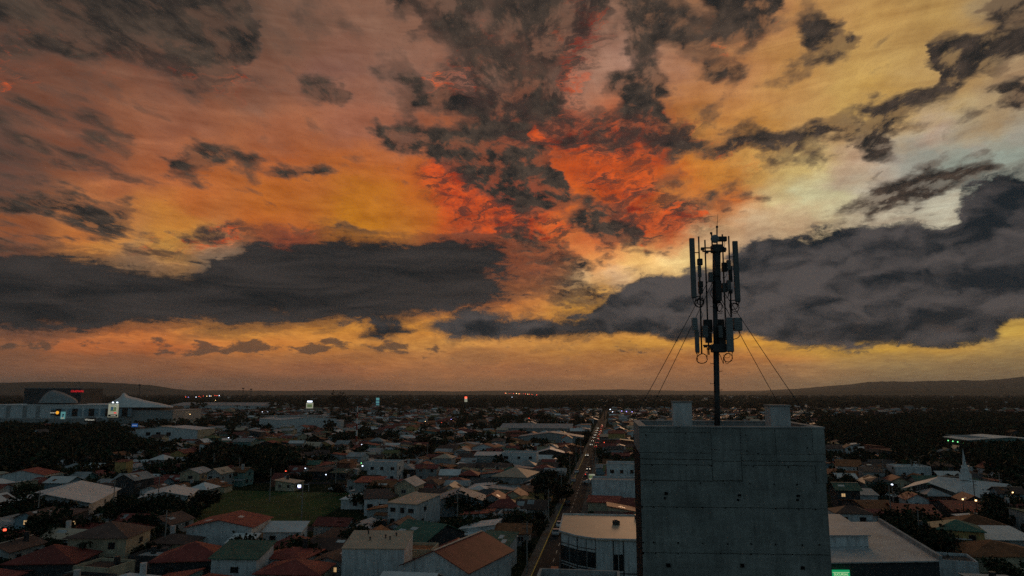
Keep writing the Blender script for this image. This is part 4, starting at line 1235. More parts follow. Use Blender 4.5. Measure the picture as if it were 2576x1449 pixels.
spot_house(300, 1208, 5, 4, 'yellow_wall_house', 'narrow house with yellow ochre end wall among red roofs', 'house', 7.0, 'shed', .6, 'wall_ochre', 'roof_red', wins=0, oh=.1)
spot_house(50, 1225, 16, 10, 'beige_gable_house', 'pale blank gable wall house at the far edge under the trees', 'house', 4.2, 'gable', 1.8, 'wall_white', 'roof_red', wins=0, turn=14)
spot_house(350, 1132, 15, 10, 'green_yellow_house', 'small cream house with green-yellow roof before the white warehouse', 'house', 4.2, 'hip', 2.0, 'wall_cream', 'roof_olive', wins=2)

spot_house(140, 1094, 34, 20, 'red_roofed_hall', 'broad dark red roofed hall before the shopping centre', 'hall', 5.0, 'hip', 4.0, 'wall_dark', 'roof_red', turn=84, wins=0)
spot_house(88, 1112, 13, 9, 'chalet', 'small white gable-fronted chalet at the edge of the dark woods', 'house', 4.0, 'gable', 4.5, 'wall_white', 'roof_dark', wins=2)
# right of the tower
def big_store():
    t = thing('store_building', 'large dark-walled store with stepped white roof right of the tower', 'building', (0, 0, 0))
    H = 9.0
    P = [(44.0, 110.5), (66.0, 112.0), (73.2, 143.5), (48.0, 143.5)]
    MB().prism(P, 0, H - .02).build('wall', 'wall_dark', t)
    MB().prism([(44, 110.2), (66.3, 111.7), (73.5, 143.8), (48, 143.8)], H, H + .18).build('roof', 'roof_pale', t)
    MB().prism([(44.5, 121.5), (60.0, 121.5), (64.0, 141.0), (47.5, 141.0)], H + .19, H + 1.9).build('upper_storey', 'wall_white', t)
    MB().prism([(44.2, 121.1), (60.4, 121.1), (64.5, 141.4), (47.2, 141.4)], H + 1.91, H + 2.1).build('upper_roof', 'roof_pale', t)
    a, b = Vector((66.2, 111.8, 0)), Vector((73.4, 143.6, 0)); d = b - a; m = (a + b) / 2
    MB().box((m.x, m.y, H + .55), (d.length, .5, .7), math.atan2(d.y, d.x)).build('parapet', 'concrete_pale', t)
    for k in range(5):
        x = 46 + k * 4.1
        MB().box((x, 110.5 + (x - 44) / 22 * 1.5 - .05, 3.1), (2.6, .12, 2.2), math.atan2(1.5, 22)).build('window_pane', 'pane_dark', t)
    occupy(58, 127, 20)
    return t


big_store()
sg = thing('green_sign', 'small lit green sign with pale lettering on the dark store wall', 'sign', (0, 0, 0))
sp0 = at_depth(2115, 1444, 110.4)
MB().box((sp0.x, sp0.y, sp0.z - .35), (2.7, .18, 1.9)).build('board', 'sign_green', sg)
MB().box((sp0.x, sp0.y - .1, sp0.z + .25), (2.5, .04, .06)).build('stripe', 'sign_text', sg)


def text_mesh(body, size, m, name='lettering', depth=.02):
    cu = bpy.data.curves.new('lettering', 'FONT'); cu.body = body; cu.size = size; cu.align_x = 'CENTER'; cu.align_y = 'CENTER'; cu.extrude = depth
    ob = bpy.data.objects.new('lettering', cu)
    COL.objects.link(ob)
    dg = bpy.context.evaluated_depsgraph_get(); dg.update()
    me = bpy.data.meshes.new_from_object(ob.evaluated_get(dg))
    bpy.data.objects.remove(ob)
    me.materials.clear(); me.materials.append(MAT[m])
    return me


def lettering(body, size, m, parent, loc, rz=0.0):
    o = link('lettering', text_mesh(body, size, m), parent, loc)
    o.rotation_euler = (math.pi / 2, 0, rz)
    return o


lettering('SUCURSAL', .46, 'sign_text', sg, (sp0.x, sp0.y - .12, sp0.z - .05))

# church with steeple
cc = gp(2450, 1258)
ch = thing('church', 'white roofed church with slim white steeple above red roofs', 'church', (cc.x, cc.y, 0), -TH8 + math.radians(36))
wall_mesh(13, 17, 3.2, 'gable', 3.0).build('wall', 'wall_brick', ch)
roof_gable(13, 17, 3.2, 3.0, 2.4).build('roof', 'roof_white', ch)
window(ch, -3.2, -8.55, 1.9, 1.8, 2.2, 0, 'frame_white'); window(ch, 3.2, -8.55, 1.9, 1.8, 2.2, 0, 'frame_white')
stp = MB().box((0, 2.0, 7.2), (2.6, 2.6, 2.0), 0).box((0, 2.0, 8.9), (1.9, 1.9, 1.6)).box((0, 2.0, 10.2), (1.3, 1.3, 1.2)).build('steeple', 'wall_white', ch)
MB().tube([(0, 2.0, 10.8), (0, 2.0, 16.2)], .62, 8, 0, .03).build('spire', 'wall_white', stp)
occupy(cc.x, cc.y, 12)
pv = gp(2352, 1252)
pav = thing('church_pavilion', 'open pavilion with broad white gable roof on posts beside the church', 'pavilion', (pv.x, pv.y, 0), -TH8 - math.radians(32))
roof_gable(13, 18, 3.6, 2.2, 1.2).build('roof', 'roof_white', pav)
for x in (-5, 5):
    for y in (-7, -2.3, 2.3, 7):
        MB().box((x, y, 1.8), (.3, .3, 3.6)).build('post', 'frame_white', pav)
occupy(pv.x, pv.y, 10)
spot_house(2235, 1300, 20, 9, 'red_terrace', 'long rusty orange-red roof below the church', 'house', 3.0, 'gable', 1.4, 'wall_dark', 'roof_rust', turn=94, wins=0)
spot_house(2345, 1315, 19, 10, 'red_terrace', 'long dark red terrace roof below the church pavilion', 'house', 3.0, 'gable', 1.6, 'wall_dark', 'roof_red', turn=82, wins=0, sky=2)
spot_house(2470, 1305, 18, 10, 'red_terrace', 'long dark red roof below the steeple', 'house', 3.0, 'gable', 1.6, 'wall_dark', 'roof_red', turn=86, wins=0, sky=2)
spot_house(2190, 1262, 15, 8, 'grey_long_house', 'low grey-green roofed house with white wall beside the tower', 'house', 3.0, 'gable', 1.0, 'wall_white', 'roof_zinc', turn=88, wins=0)
spot_house(2300, 1215, 13, 9, 'pale_box_house', 'pale blue-white box building behind the church pavilion', 'building', 5.6, 'flat', 0, 'wall_white', 'roof_white', turn=0, wins=2)
spot_house(2165, 1200, 13, 9, 'orange_roofed_house', 'white house with orange-red roof behind the tower', 'house', 4.8, 'gable', 2.0, 'wall_white', 'roof_rust', turn=76, wins=1)
spot_house(2480, 1370, 15, 11, 'rust_roofed_house', 'house with rusty brown hip roof at the right edge', 'house', 3.2, 'hip', 2.6, 'wall_cream', 'roof_rust', turn=-6, wins=1)
spot_house(2545, 1440, 17, 10, 'orange_edge_house', 'wide orange-brown roof in the lower right corner', 'house', 3.0, 'hip', 2.0, 'wall_cream', 'roof_rust', turn=10, wins=0)
spot_house(2505, 1400, 17, 9, 'white_sheet_house', 'long pale blue-white sheet roof at the right edge', 'building', 3.4, 'shed', 1.2, 'wall_grey', 'roof_white', turn=4, wins=0)
spot_house(2420, 1398, 9, 8, 'yellow_house', 'two-storey yellow house with green roof on the right', 'house', 5.2, 'hip', 1.6, 'wall_ochre', 'roof_green', turn=-14, wins=2, storeys=2)
spot_house(2380, 1462, 11, 7, 'curved_wall_house', 'low pale building with white wall beside the big store', 'building', 3.2, 'flat', 0, 'wall_white', 'roof_dark', turn=-10, wins=0)
gs = gp(2520, 1138)
gsh = thing('green_shed', 'wide pale ribbed roof hall with green lit wall before dark woods', 'hall', (gs.x + 4, gs.y + 10, 0), -TH8)
wall_mesh(44, 30, 7.0, 'gable', 1.8).build('wall', 'wall_teal', gsh)
roof_gable(44, 30, 7.0, 1.8, .8).build('roof', 'roof_white', gsh)
for k in range(16):
    MB().box((-11, -14 + k * 1.9, 7.0 + 1.25), (21, .22, .12)).build('roof_rib', 'roof_zinc', gsh)
MB().box((-22.2, 0, 3.6), (.1, 27, 5.4)).build('green_panel', 'roof_green', gsh)
for k in range(4):
    MB().box((-22.35, -9 + 6 * k, 5.2), (.2, .8, .5)).build('wall_lamp', 'lamp_green', gsh)
occupy(gs.x + 4, gs.y + 10, 26)

# warehouses
wh = gp(735, 1086)
wt = thing('striped_warehouse', 'large white warehouse with striped roof ribs in the middle distance', 'warehouse', (wh.x - 6, wh.y + 34, 0), math.radians(38))
wall_mesh(52, 56, 10.0, 'gable', 2.2).build('wall', 'wall_white', wt)
roof_gable(52, 56, 10.0, 2.2, .3).build('roof', 'roof_white', wt)
for k in range(9):
    MB().box((0, -25 + k * 6.2, 12.36), (52, 1.0, .35)).build('roof_rib', 'roof_zinc', wt)
occupy(wh.x - 6, wh.y + 34, 42)
w2 = gp(420, 1110)
w2t = house('white_warehouse', 'white blank-walled warehouse with three dark windows left of the striped one', 'warehouse', (w2.x, w2.y + 12), -TH8, 48, 22, 8.0, 'gable', 2.0, 'wall_white', 'roof_white', wins=0)
for k in range(3): window(w2t, -14 + k * 8, -11.04, 5.0, 3.4, 2.4)
MB().box((24.06, 0, 4), (.1, 21.5, 7.9)).build('end_panel', 'wall_cream', w2t)
occupy(w2.x, w2.y + 12, 26)
w3 = gp(560, 1032)
house('long_hall', 'long pale roofed hall beyond the shopping centre', 'hall', (w3.x, w3.y), -TH8, 190, 46, 9.0, 'shed', 5.0, 'wall_white', 'roof_zinc', wins=0)
occupy(w3.x, w3.y, 95)
w4 = gp(1350, 1090)
house('long_grey_hall', 'long low grey hall with thin orange roof edge in the middle distance', 'hall', (w4.x, w4.y), -TH8, 60, 18, 4.6, 'shed', 3.0, 'wall_grey', 'roof_zinc', wins=0); occupy(w4.x, w4.y, 32)
w5 = gp(1510, 1112)
house('low_wide_hall', 'low wide hall with small raised roof near the traffic', 'hall', (w5.x - 34, w5.y), -TH8, 44, 18, 4.0, 'gable', 3.0, 'wall_grey', 'roof_zinc', wins=0); occupy(w5.x - 34, w5.y, 26)

# ------------------------------------------------------------------ shopping centre on the left
MYD = 770.0


def mall_pt(x, y, Y=MYD): return at_depth(x, y, Y)


mall = thing('shopping_centre', 'long white shopping centre with blue window bays on the left', 'shopping centre', (0, 0, 0))
a, b = mall_pt(-60, 1066), mall_pt(268, 1058)
m0, m1 = mall_pt(-60, 1026), mall_pt(262, 1020)
topz = m1.z
MB().box(((a.x + b.x) / 2, MYD + 45, topz / 2), (b.x - a.x, 90, topz)).build('wall', 'wall_white', mall)
MB().box(((a.x + b.x) / 2, MYD + 45, topz + .4), (b.x - a.x + 1, 91, .8)).build('roof', 'roof_white', mall)
MB().box(((a.x + b.x) / 2, MYD - 12, 3.2), (b.x - a.x - 10, 24, 6.4)).build('arcade', 'wall_grey', mall)
for k in range(5):
    c0 = mall_pt(145 + k * 42, 1040 - k * 1.2, MYD - .5)
    MB().box((c0.x, MYD - .2, topz * .62), (15.5, .4, topz * .42)).build('window_bay', 'wall_blue', mall)
    MB().box((c0.x + .4, MYD - .5, topz * .62), (6.0, .4, topz * .42)).build('window_pane', 'pane_dark', mall)
e0, e1 = mall_pt(269, 1034), mall_pt(430, 1034)
MB().box(((e0.x + e1.x) / 2, MYD + 40, e0.z / 2), (e1.x - e0.x, 70, e0.z)).build('wing', 'wall_grey', mall)
MB().box(((e0.x + e1.x) / 2, MYD + 40, e0.z + .3), (e1.x - e0.x + 1, 71, .5)).build('wing_roof', 'roof_zinc', mall)
for xx in (20, 62, 95):
    c0 = mall_pt(xx, 1040, MYD)
    MB().box((c0.x, MYD - .3, topz * .55), (4, .6, topz * .9)).build('pier', 'wall_grey', mall)
cin = thing('cinema_block', 'black box of the cinema with small red sign above the mall', 'building', (0, 0, 0))
c0, c1 = mall_pt(62, 977, 840), mall_pt(206, 976, 840)
MB().box(((c0.x + c1.x) / 2, 862, c0.z / 2), (c1.x - c0.x, 44, c0.z)).build('wall', 'wall_dark', cin)
MB().box(((c0.x + c1.x) / 2, 862, c0.z + .3), (c1.x - c0.x + 1, 45, .5)).build('roof_edge', 'concrete_pale', cin)
q = mall_pt(194, 984.5, 839); lettering('CINEMARK', 3.2, 'sign_red', cin, (q.x, 839.6, q.z))


def shell(name, label, prof, x0, x1, Y, depth, base_y, m):
    """curved roof shell: cross profile given as picture spots, run back with rounded ends"""
    xs = np.linspace(0, 1, 25); vs = []; n = len(xs)
    px = np.interp(xs, np.linspace(0, 1, len(prof)), [p[0] for p in prof]); py = np.interp(xs, np.linspace(0, 1, len(prof)), [p[1] for p in prof])
    rows = np.linspace(-1, 1, 13)
    for r in rows:
        k = math.sqrt(max(0.0, 1 - r * r)) ** .8
        for x, y in zip(px, py):
            p = at_depth(x, y, Y); zb = at_depth(x, base_y, Y).z
            vs.append((p.x * (1 + r * depth / 2 / Y), Y + r * depth / 2, zb + (p.z - zb) * k))
    fs = [(i * n + j, i * n + j + 1, (i + 1) * n + j + 1, (i + 1) * n + j) for i in range(len(rows) - 1) for j in range(n - 1)]
    t = thing(name, label, 'roof shell', (0, 0, 0))
    MB().add(vs, fs).build('shell', m, t, smooth=True)
    c0, c1 = at_depth(prof[0][0], base_y, Y), at_depth(prof[-1][0], base_y, Y)
    MB().box(((c0.x + c1.x) / 2, Y, c0.z - 3.5), (c1.x - c0.x - 2, depth * .8, 7.0)).build('drum', 'wall_dark', t)
    return t


shell('dome_roof', 'smooth white shell dome on the shopping centre', [(97, 1011), (101, 1006), (108, 997), (116, 989), (124, 984), (132, 981.5), (140, 982.5), (150, 985), (165, 990), (180, 997), (190, 1003), (195, 1009), (196, 1011)], 0, 0, MYD + 34, 50, 1013, 'roof_zinc')
shell('tent_roof', 'wide pale tent roof with a raised tip beside the billboard', [(262, 1019), (278, 1012), (290, 1006), (300, 1000), (306, 994), (309, 989), (314, 988), (319, 993), (328, 998), (345, 1001), (365, 1007), (390, 1012), (410, 1016), (430, 1021), (436, 1022)], 0, 0, MYD + 40, 70, 1023, 'roof_white')
occupy(-470, MYD + 30, 120); occupy(-380, MYD + 30, 60); occupy(-560, MYD, 80); occupy(-430, 700, 60); occupy(-500, 690, 60)


def billboard(name, label, x, y0, y1, wpx, Y, face, base=None, shapes=(), pole=True):
    c = at_depth(x, (y0 + y1) / 2, Y); k = Y / FPX
    h = (y1 - y0) * k; w = wpx * k
    t = thing(name, label, 'billboard', (c.x, Y, 0))
    MB().box((0, 0, c.z), (w, .5, h)).build('panel', face, t)
    for (sx, sy, sw, sh, m) in shapes:
        MB().box((sx * w, -.3, c.z + sy * h), (sw * w, .1, sh * h)).build('poster_print', m, t)
    MB().box((0, .35, c.z), (w + .4, .2, h + .4)).build('frame', 'steel_dark', t)
    if pole: MB().tube([(0, .6, 0), (0, .6, c.z - h / 2 + .3)], max(.35, w * .045), 10).build('post', 'steel_grey', t)
    return t


bb = billboard('billboard', 'tall cream billboard on a grey post with two floodlights above', 285, 1016, 1049, 25, 640, 'poster_cream', shapes=((-.12, .12, .26, .30, 'poster_blue'), (.18, .1, .22, .28, 'poster_green'), (-.02, .0, .5, .12, 'poster_green'), (.22, -.18, .24, .08, 'sign_red'), (0, -.38, .9, .16, 'wall_dark'), (.05, -.38, .5, .04, 'sign_white'), (0, .42, .6, .03, 'poster_blue')))
for dx in (-.3, 3.6):
    p = at_depth(285, 1014, 640)
    MB().box((dx, -1.0, p.z + .6), (1.1, .7, .9)).build('floodlight', 'lamp_cool', bb)
billboard('billboard', 'blue-white advertising panel before the shopping centre', 158.5, 1036, 1054, 11, 655, 'sign_cyan', shapes=((0, -.05, .3, .5, 'poster_blue'), (.1, .1, .3, .2, 'wall_dark'), (0, -.35, .6, .2, 'poster_cream')))
bl = billboard('shop_sign', 'black sign with orange and white lettering before the shopping centre', 138, 1033, 1043, 20, 660, 'wall_dark')
z_ = at_depth(136, 1038, 660).z; lettering('smart', 2.3, 'sign_white', bl, (-1.6, -.4, z_))
MB().tube([(2.6, -.3, z_), (2.6, -.5, z_)], 1.5, 14).build('logo_disc', 'sign_orange', bl)
bl = billboard('shop_sign', 'dim brown sign with white store name left of the billboard', 226, 1051, 1061, 26, 610, 'frame_dark')
z_ = at_depth(226, 1056, 610).z; lettering('Walmart', 2.3, 'sign_white', bl, (0, -.4, z_))
bl = billboard('shop_sign', 'small blue sign with white lettering right of the tall billboard', 339, 1066, 1074, 14, 560, 'sign_blue')
z_ = at_depth(339, 1070, 560).z; lettering('Universal', .95, 'sign_white', bl, (0, -.4, z_))
bl = billboard('billboard', 'small lit billboard with yellow-green poster on the skyline', 779, 1013, 1027, 17, 900, 'poster_cream', shapes=((0, -.05, .7, .5, 'poster_green'),))
z_ = at_depth(779, 1010, 900).z
MB().box((0, 0, z_), (6, .6, 1.6)).build('top_light', 'lamp_cool', bl)
billboard('billboard', 'striped blue sign tower on the skyline', 950, 1001, 1019, 8, 1000, 'sign_cyan', shapes=((0, .1, 1.02, .16, 'poster_blue'), (0, -.3, 1.02, .2, 'poster_blue')))
bl = billboard('billboard', 'small white lit panel with red top far along the town', 1172, 1002, 1011, 7, 1150, 'poster_cream')
z_ = at_depth(1172, 1000, 1150).z; MB().box((0, 0, z_), (3.6, .6, 2.6)).build('top_light', 'lamp_red', bl)
billboard('road_sign', 'pale green sign panel beside the main road', 1488, 1193, 1205, 16, 268, 'poster_cream', shapes=((-.05, 0, .7, .5, 'poster_green'),))
bl = billboard('shop_sign', 'white double line of lit lettering on a pale roof front', 1292, 1122, 1128, 30, 430, 'wall_blue')
z_ = at_depth(1292, 1125, 430).z; lettering('SUPERMERCADO', .85, 'sign_white', bl, (0, -.4, z_))

# red and white banded mast
bm = gp(896, 1127); bt = at_depth(899, 1022, bm.y)
rm = thing('banded_mast', 'slim red and white banded lattice mast standing among the houses', 'mast', bm)
for k in range(7):
    z0, z1 = bt.z * k / 7, bt.z * (k + 1) / 7
    MB().tube([(0, 0, z0), (0, 0, z1)], .62 - .03 * k, 6, 0, .6 - .03 * k).build('mast_section', 'mast_white' if k % 2 == 0 else 'mast_red', rm)
for x, y0, Y, lb in ((612, 976, 1500, 'thin dark lattice mast with antennas on the skyline'), (632, 978, 1450, 'dark floodlight mast with flat head on the skyline'), (352, 967, 1300, 'dark floodlight mast behind the tent roof'), (2180 - 660, 1010, 900, 'pale thin pole on the skyline left of the tower')):
    p = at_depth(x, y0, Y)
    t = thing('lattice_mast', lb, 'mast', (p.x, Y, 0))
    MB().tube([(0, 0, 0), (0, 0, p.z)], .7, 5, 0, .35).build('pole', 'steel_dark', t)
    MB().box((0, 0, p.z - 1), (5.0, 1.0, 2.4)).build('head', 'steel_dark', t)
    MB().box((0, 0, p.z - 5), (3.0, 1.0, 1.2)).build('platform', 'steel_dark', t)

# football goal and floodlight
gl_ = gp(752, 1236)
goal = thing('football_goal', 'white football goal frame at the far side of the pitch', 'goal', gl_, -TH8)
for pts in ([(-3.6, 0, 0), (-3.6, 0, 2.44)], [(3.6, 0, 0), (3.6, 0, 2.44)], [(-3.6, 0, 2.44), (3.6, 0, 2.44)]):
    MB().tube(pts, .09, 6).build('post', 'frame_white', goal)
fl_ = gp(752, 1243)
fld = thing('pitch_floodlight', 'bluish floodlight glowing before the goal on a pole', 'floodlight', fl_)
MB().tube([(0, 0, 0), (0, 0, 2.4)], .07, 6).build('pole', 'steel_dark', fld)
MB().box((0, 0, 2.7), (1.0, .4, .7)).build('lamp', 'lamp_cool', fld)
MB().box((.1, -.05, 2.25), (.9, .4, .25)).build('lamp_glass', 'lamp_violet', fld)


# ------------------------------------------------------------------ naming which one: by look and by the landmark it stands near
LANDMARKS = [('the football pitch', 700, 1285), ('the long white hall', 215, 1250), ('the corner shop', 1500, 1345), ('the church', 2430, 1225), ('the big store', 2200, 1360), ('the banded mast', 897, 1105),
             ('the striped warehouse', 725, 1065), ('the white warehouse', 420, 1095), ('the white flat building', 960, 1190), ('the green shed', 2510, 1120), ('the pale hipped roof', 1340, 1205),
             ('the grey two-storey house', 235, 1395), ('the white block', 935, 1410), ('the white two-storey house', 1010, 1295), ('the plain blue-white wall', 1545, 1235), ('the shopping centre', 230, 1040),
             ('the blue-grey gable', 1155, 1275), ('the yellow end wall', 300, 1175), ('the white square building', 1305, 1150), ('the yellow house', 2420, 1370), ('the long grey hall', 1350, 1080), ('the narrow green-roofed house', 1232, 1400), ('the rusty terrace roof', 2235, 1285)]
ORD = ['', 'second', 'third', 'fourth', 'fifth', 'sixth', 'seventh', 'eighth', 'ninth', 'tenth', 'eleventh', 'twelfth', 'thirteenth', 'fourteenth', 'fifteenth', 'sixteenth', 'seventeenth', 'eighteenth', 'nineteenth', 'twentieth', 'twenty-first', 'twenty-second', 'twenty-third', 'twenty-fourth', 'twenty-fifth', 'twenty-sixth']
USED = {}


def where(p):
    x, y = spot((p[0], p[1], 1.5))
    best = min(LANDMARKS, key=lambda q: (q[1] - x) ** 2 + ((q[2] - y) * 2.2) ** 2)
    dx, dy = x - best[1], (y - best[2]) * 2.2
    if abs(dx) > abs(dy): rel = 'right of' if dx > 0 else 'left of'
    else: rel = 'in front of' if dy > 0 else 'behind'
    return rel, best[0], math.hypot(dx, dy)


def name_all(items):
    """items: (object, look phrase, world point): unique labels, like ones told apart by their order outward from the landmark"""
    rows = []
    for o, look, p in items:
        rel, lm, d = where(p)
        rows.append((f'{look} {rel} {lm}', d, o))
    rows.sort(key=lambda r: r[1])
    for text, d, o in rows:
        k = USED.get(text, 0); USED[text] = k + 1
        o['label'] = text if k == 0 else f'{text}, {ORD[min(k, len(ORD) - 1)]} one out'


def in_poly(x, y, pl):
    c = False; j = len(pl) - 1
    for i in range(len(pl)):
        xi, yi = pl[i]; xj, yj = pl[j]
        if ((yi > y) != (yj > y)) and x < (xj - xi) * (y - yi) / (yj - yi) + xi: c = not c
        j = i
    return c


WOODS = [[(-80, 1092), (60, 1086), (230, 1090), (330, 1100), (330, 1125), (430, 1135), (330, 1160), (180, 1182), (-80, 1198)],
         [(2075, 1062), (2300, 1054), (2700, 1050), (2700, 1104), (2420, 1108), (2400, 1140), (2250, 1160), (2170, 1132), (2075, 1112)],
         [(2440, 1140), (2700, 1140), (2700, 1215), (2540, 1225), (2480, 1195)],
         [(620, 1162), (720, 1158), (735, 1190), (640, 1205)]]
CLEAR = [[(440, 1352), (770, 1372), (935, 1246), (560, 1222)], [(0, 1335), (210, 1335), (170, 1262), (40, 1258)], [(190, 1325), (345, 1318), (340, 1275), (250, 1288)], [(395, 1322), (500, 1322), (520, 1262), (440, 1270)]]


def visible(p, z=4.0, m=60):
    x, y = spot((p[0], p[1], 0)); xt, yt = spot((p[0], p[1], z))
    if x < -m or x > PW + m or yt > PH + 40: return False
    if 1605 < x < 2080 and yt > 1078: return False
    return True


# ------------------------------------------------------------------ ordinary houses
ROOFS = [('roof_red', 'red', 30), ('roof_zinc', 'grey', 24), ('roof_brown', 'dark brown', 22), ('roof_rust', 'rusty orange', 11), ('roof_white', 'white', 11), ('roof_green', 'green', 5), ('roof_peach', 'pale peach', 4), ('roof_dark', 'black', 6), ('roof_olive', 'olive', 2)]
WALLS = [('wall_white', 'white-walled', 26), ('wall_grey', 'grey-walled', 24), ('wall_cream', 'cream', 18), ('wall_ochre', 'ochre', 4), ('wall_blue', 'blue', 5), ('wall_brick', 'brick', 10), ('wall_teal', 'teal', 3), ('wall_dark', 'dark-walled', 20)]
hr = random.Random(11)


def pick(tab): return hr.choices(tab, [q[2] for q in tab])[0]


lots = []
t = 112.0
while t < 1750:
    half = t * .80 + 30
    step = 10.9 if t < 420 else 13.5
    s = -half + t * .14 * 0
    s0 = -half - t * .145; s1 = half - t * .145
    s = s0
    while s < s1:
        s += hr.uniform(7.4, 10.2) if t < 420 else hr.uniform(9.0, 13)
        tt = t + hr.uniform(-1.6, 1.6)
        if abs(s - ROAD_S) < 8.6: continue
        if min(abs(tt - c) for c in CROSS) < 7.6: continue
        if t < 560 and min(abs(s - c) for c in LONG) < 6: continue
        p = st(s, tt)
        if not visible(p): continue
        x, y = spot(p)
        if any(in_poly(x, y, w) for w in WOODS + CLEAR): continue
        keep = .98 if t < 330 else (.9 if t < 620 else .66)
        if x > 2075 and t > 620: keep = .22
        if hr.random() > keep: continue
        lots.append((t, s, tt, p))
    t += step
lots = [q for q in lots if free(q[3].x, q[3].y, 3.6)]
lots.sort(key=lambda q: q[3].length)
print('lots', len(lots))
N_SINGLE = 248
rows = []
far = MB(); far_mats = [q[0] for q in ROOFS] + [q[0] for q in WALLS]
for i, (t_, s_, tt, p) in enumerate(lots):
    rm_, wm = pick(ROOFS), pick(WALLS)
    kind = hr.choices(('gable', 'gable', 'hip', 'shed', 'flat'), (46, 10, 16, 20, 5))[0]
    two = hr.random() < .11
    turned = hr.random() < .6
    w, d = (hr.uniform(5.4, 8.6), hr.uniform(6.2, 9.8)) if t_ < 420 else (hr.uniform(6.2, 9.2), hr.uniform(7.2, 11.0))
    if turned: w, d = min(w, 8.8), min(d, 8.4)
    hw = hr.uniform(4.9, 5.9) if two else hr.uniform(2.6, 3.3)
    rise = hr.uniform(1.0, 1.9) if kind != 'shed' else hr.uniform(.6, 1.5)
    if kind == 'flat': rise = 0
    if hr.random() < .05 and t_ > 300: w, d, hw = w * 1.7, d * 1.25, hw * 1.3
    turn = (math.pi / 2 * hr.choice((1, -1)) if turned else (math.pi if kind == 'shed' and hr.random() < .5 else 0)) + math.radians(hr.uniform(-5, 5))
    rz = -TH8 + turn
    if i < N_SINGLE:
        look = f"{'two-storey ' if two else ''}{wm[1]} house with {rm_[1]} {'mono-pitch' if kind == 'shed' else kind} roof"
        o = house('house', 'x', 'house', (p.x, p.y), rz, w, d, hw, kind, rise, wm[0], rm_[0], wins=0, group='ordinary houses of the town', sky=hr.choice((0, 0, 1, 1, 2)) if rm_[0] not in ('roof_white', 'roof_peach') else 0,
                  cap='ridge_cap' if hr.random() < .12 else None, rr=hr, oh=hr.uniform(.3, .7))
        roof_o = next((c for c in o.children if c.name.startswith('roof')), None)
        if kind == 'gable' and roof_o is not None:
            for q in range(hr.choice((1, 2, 3, 4))):
                sx = hr.choice((-1, 1)); sl = rise / (w / 2); a = hr.uniform(.05, .55) * w / 2; b = a + hr.uniform(.9, 2.2); b = min(b, w / 2 - .1); yy = hr.uniform(-d * .4, d * .4 - .8); y2 = min(yy + hr.uniform(.8, 2.8), d / 2)
                za, zb = hw + rise - sl * a + .175, hw + rise - sl * b + .175
                P_ = [(sx * a, yy, za), (sx * b, yy, zb), (sx * b, y2, zb), (sx * a, y2, za)]
                if sx < 0: P_.reverse()
                MB().slab(P_, .02).build('roof_sheet', hr.choice((rm_[0], rm_[0], 'roof_zinc', 'roof_rust', 'roof_brown')), roof_o)
        if hr.random() < .55:
            sd = hr.choice((-1, 1)); aw, ad, ah = hr.uniform(1.8, 2.8), hr.uniform(3, d * .8), hr.uniform(2.0, 2.5); yo = hr.uniform(-1, 1)
            an = MB().box((sd * (w / 2 + aw / 2), yo, ah / 2), (aw, ad, ah)).build('annexe', hr.choice(('wall_grey', 'wall_white', 'wall_cream', wm[0])), o)
            xi, xo = sd * (w / 2 + .02), sd * (w / 2 + aw + .3)
            P_ = [(xi, yo - ad / 2 - .2, ah + .5), (xo, yo - ad / 2 - .2, ah + .12), (xo, yo + ad / 2 + .2, ah + .12), (xi, yo + ad / 2 + .2, ah + .5)]
            if sd < 0: P_.reverse()
            MB().slab(P_, .08).build('annexe_roof', hr.choice(('roof_zinc', 'roof_zinc', 'roof_rust', 'roof_white', rm_[0])), an)
        if hr.random() < .3:
            xx, yy = hr.uniform(-w * .3, w * .3), hr.uniform(-d * .3, d * .3)
            MB().tube([(xx, yy, hw), (xx, yy, hw + rise + 2.2)], .03, 5).box((xx, yy, hw + rise + 2.0), (1.2, .04, .04)).box((xx, yy, hw + rise + 1.6), (.8, .04, .04)).build('aerial', 'steel_dark', o)
        if kind == 'flat' or hr.random() < .12:
            MB().tube([(w * .2, d * .2, hw + .1), (w * .2, d * .2, hw + rise + 1.5)], .55, 12).build('water_tank', hr.choice(('steel_dark', 'frame_white')), o)
        # windows on the two walls that face the viewer, whatever way the house is turned
        vd = Vector((-p.x, -p.y, 0)).normalized()
        for nx, ny, span in ((0, -1, w), (0, 1, w), (1, 0, d), (-1, 0, d)):
            n = Vector((nx, ny, 0)); n.rotate(Matrix.Rotation(rz, 3, 'Z'))
            if n.dot(vd) < .35 or (p.length > 300): continue
            a = math.atan2(ny, nx) + math.pi / 2
            for sy in range(2 if two else 1):
                cnt = hr.choice((1, 2, 2))
                for k in range(cnt):
                    u = (k + .5) / cnt * span - span / 2 + hr.uniform(-.4, .4)
                    x = nx * (w / 2 + .03) + (u if nx == 0 else 0); y = ny * (d / 2 + .03) + (u if ny == 0 else 0)
                    window(o, x, y, 1.6 + sy * 2.5, hr.uniform(1.0, 1.7), hr.uniform(.9, 1.2), a, 'frame_white' if hr.random() < .4 else 'frame_dark')
        rows.append((o, look, p))
    else:
        f = {'gable': roof_gable, 'hip': roof_hip, 'shed': roof_shed, 'flat': roof_shed}[kind]
        cr, sr = math.cos(rz), math.sin(rz)
        for src, mi in ((wall_mesh(w, d, hw, 'gable' if kind == 'gable' else ('shed' if kind in ('shed', 'flat') else 'box'), rise), len(ROOFS) + WALLS.index(wm)), (f(w, d, hw, rise, .4), ROOFS.index(rm_))):
            far.add([(p.x + x * cr - y * sr, p.y + x * sr + y * cr, z) for x, y, z in src.v], src.f, mi)
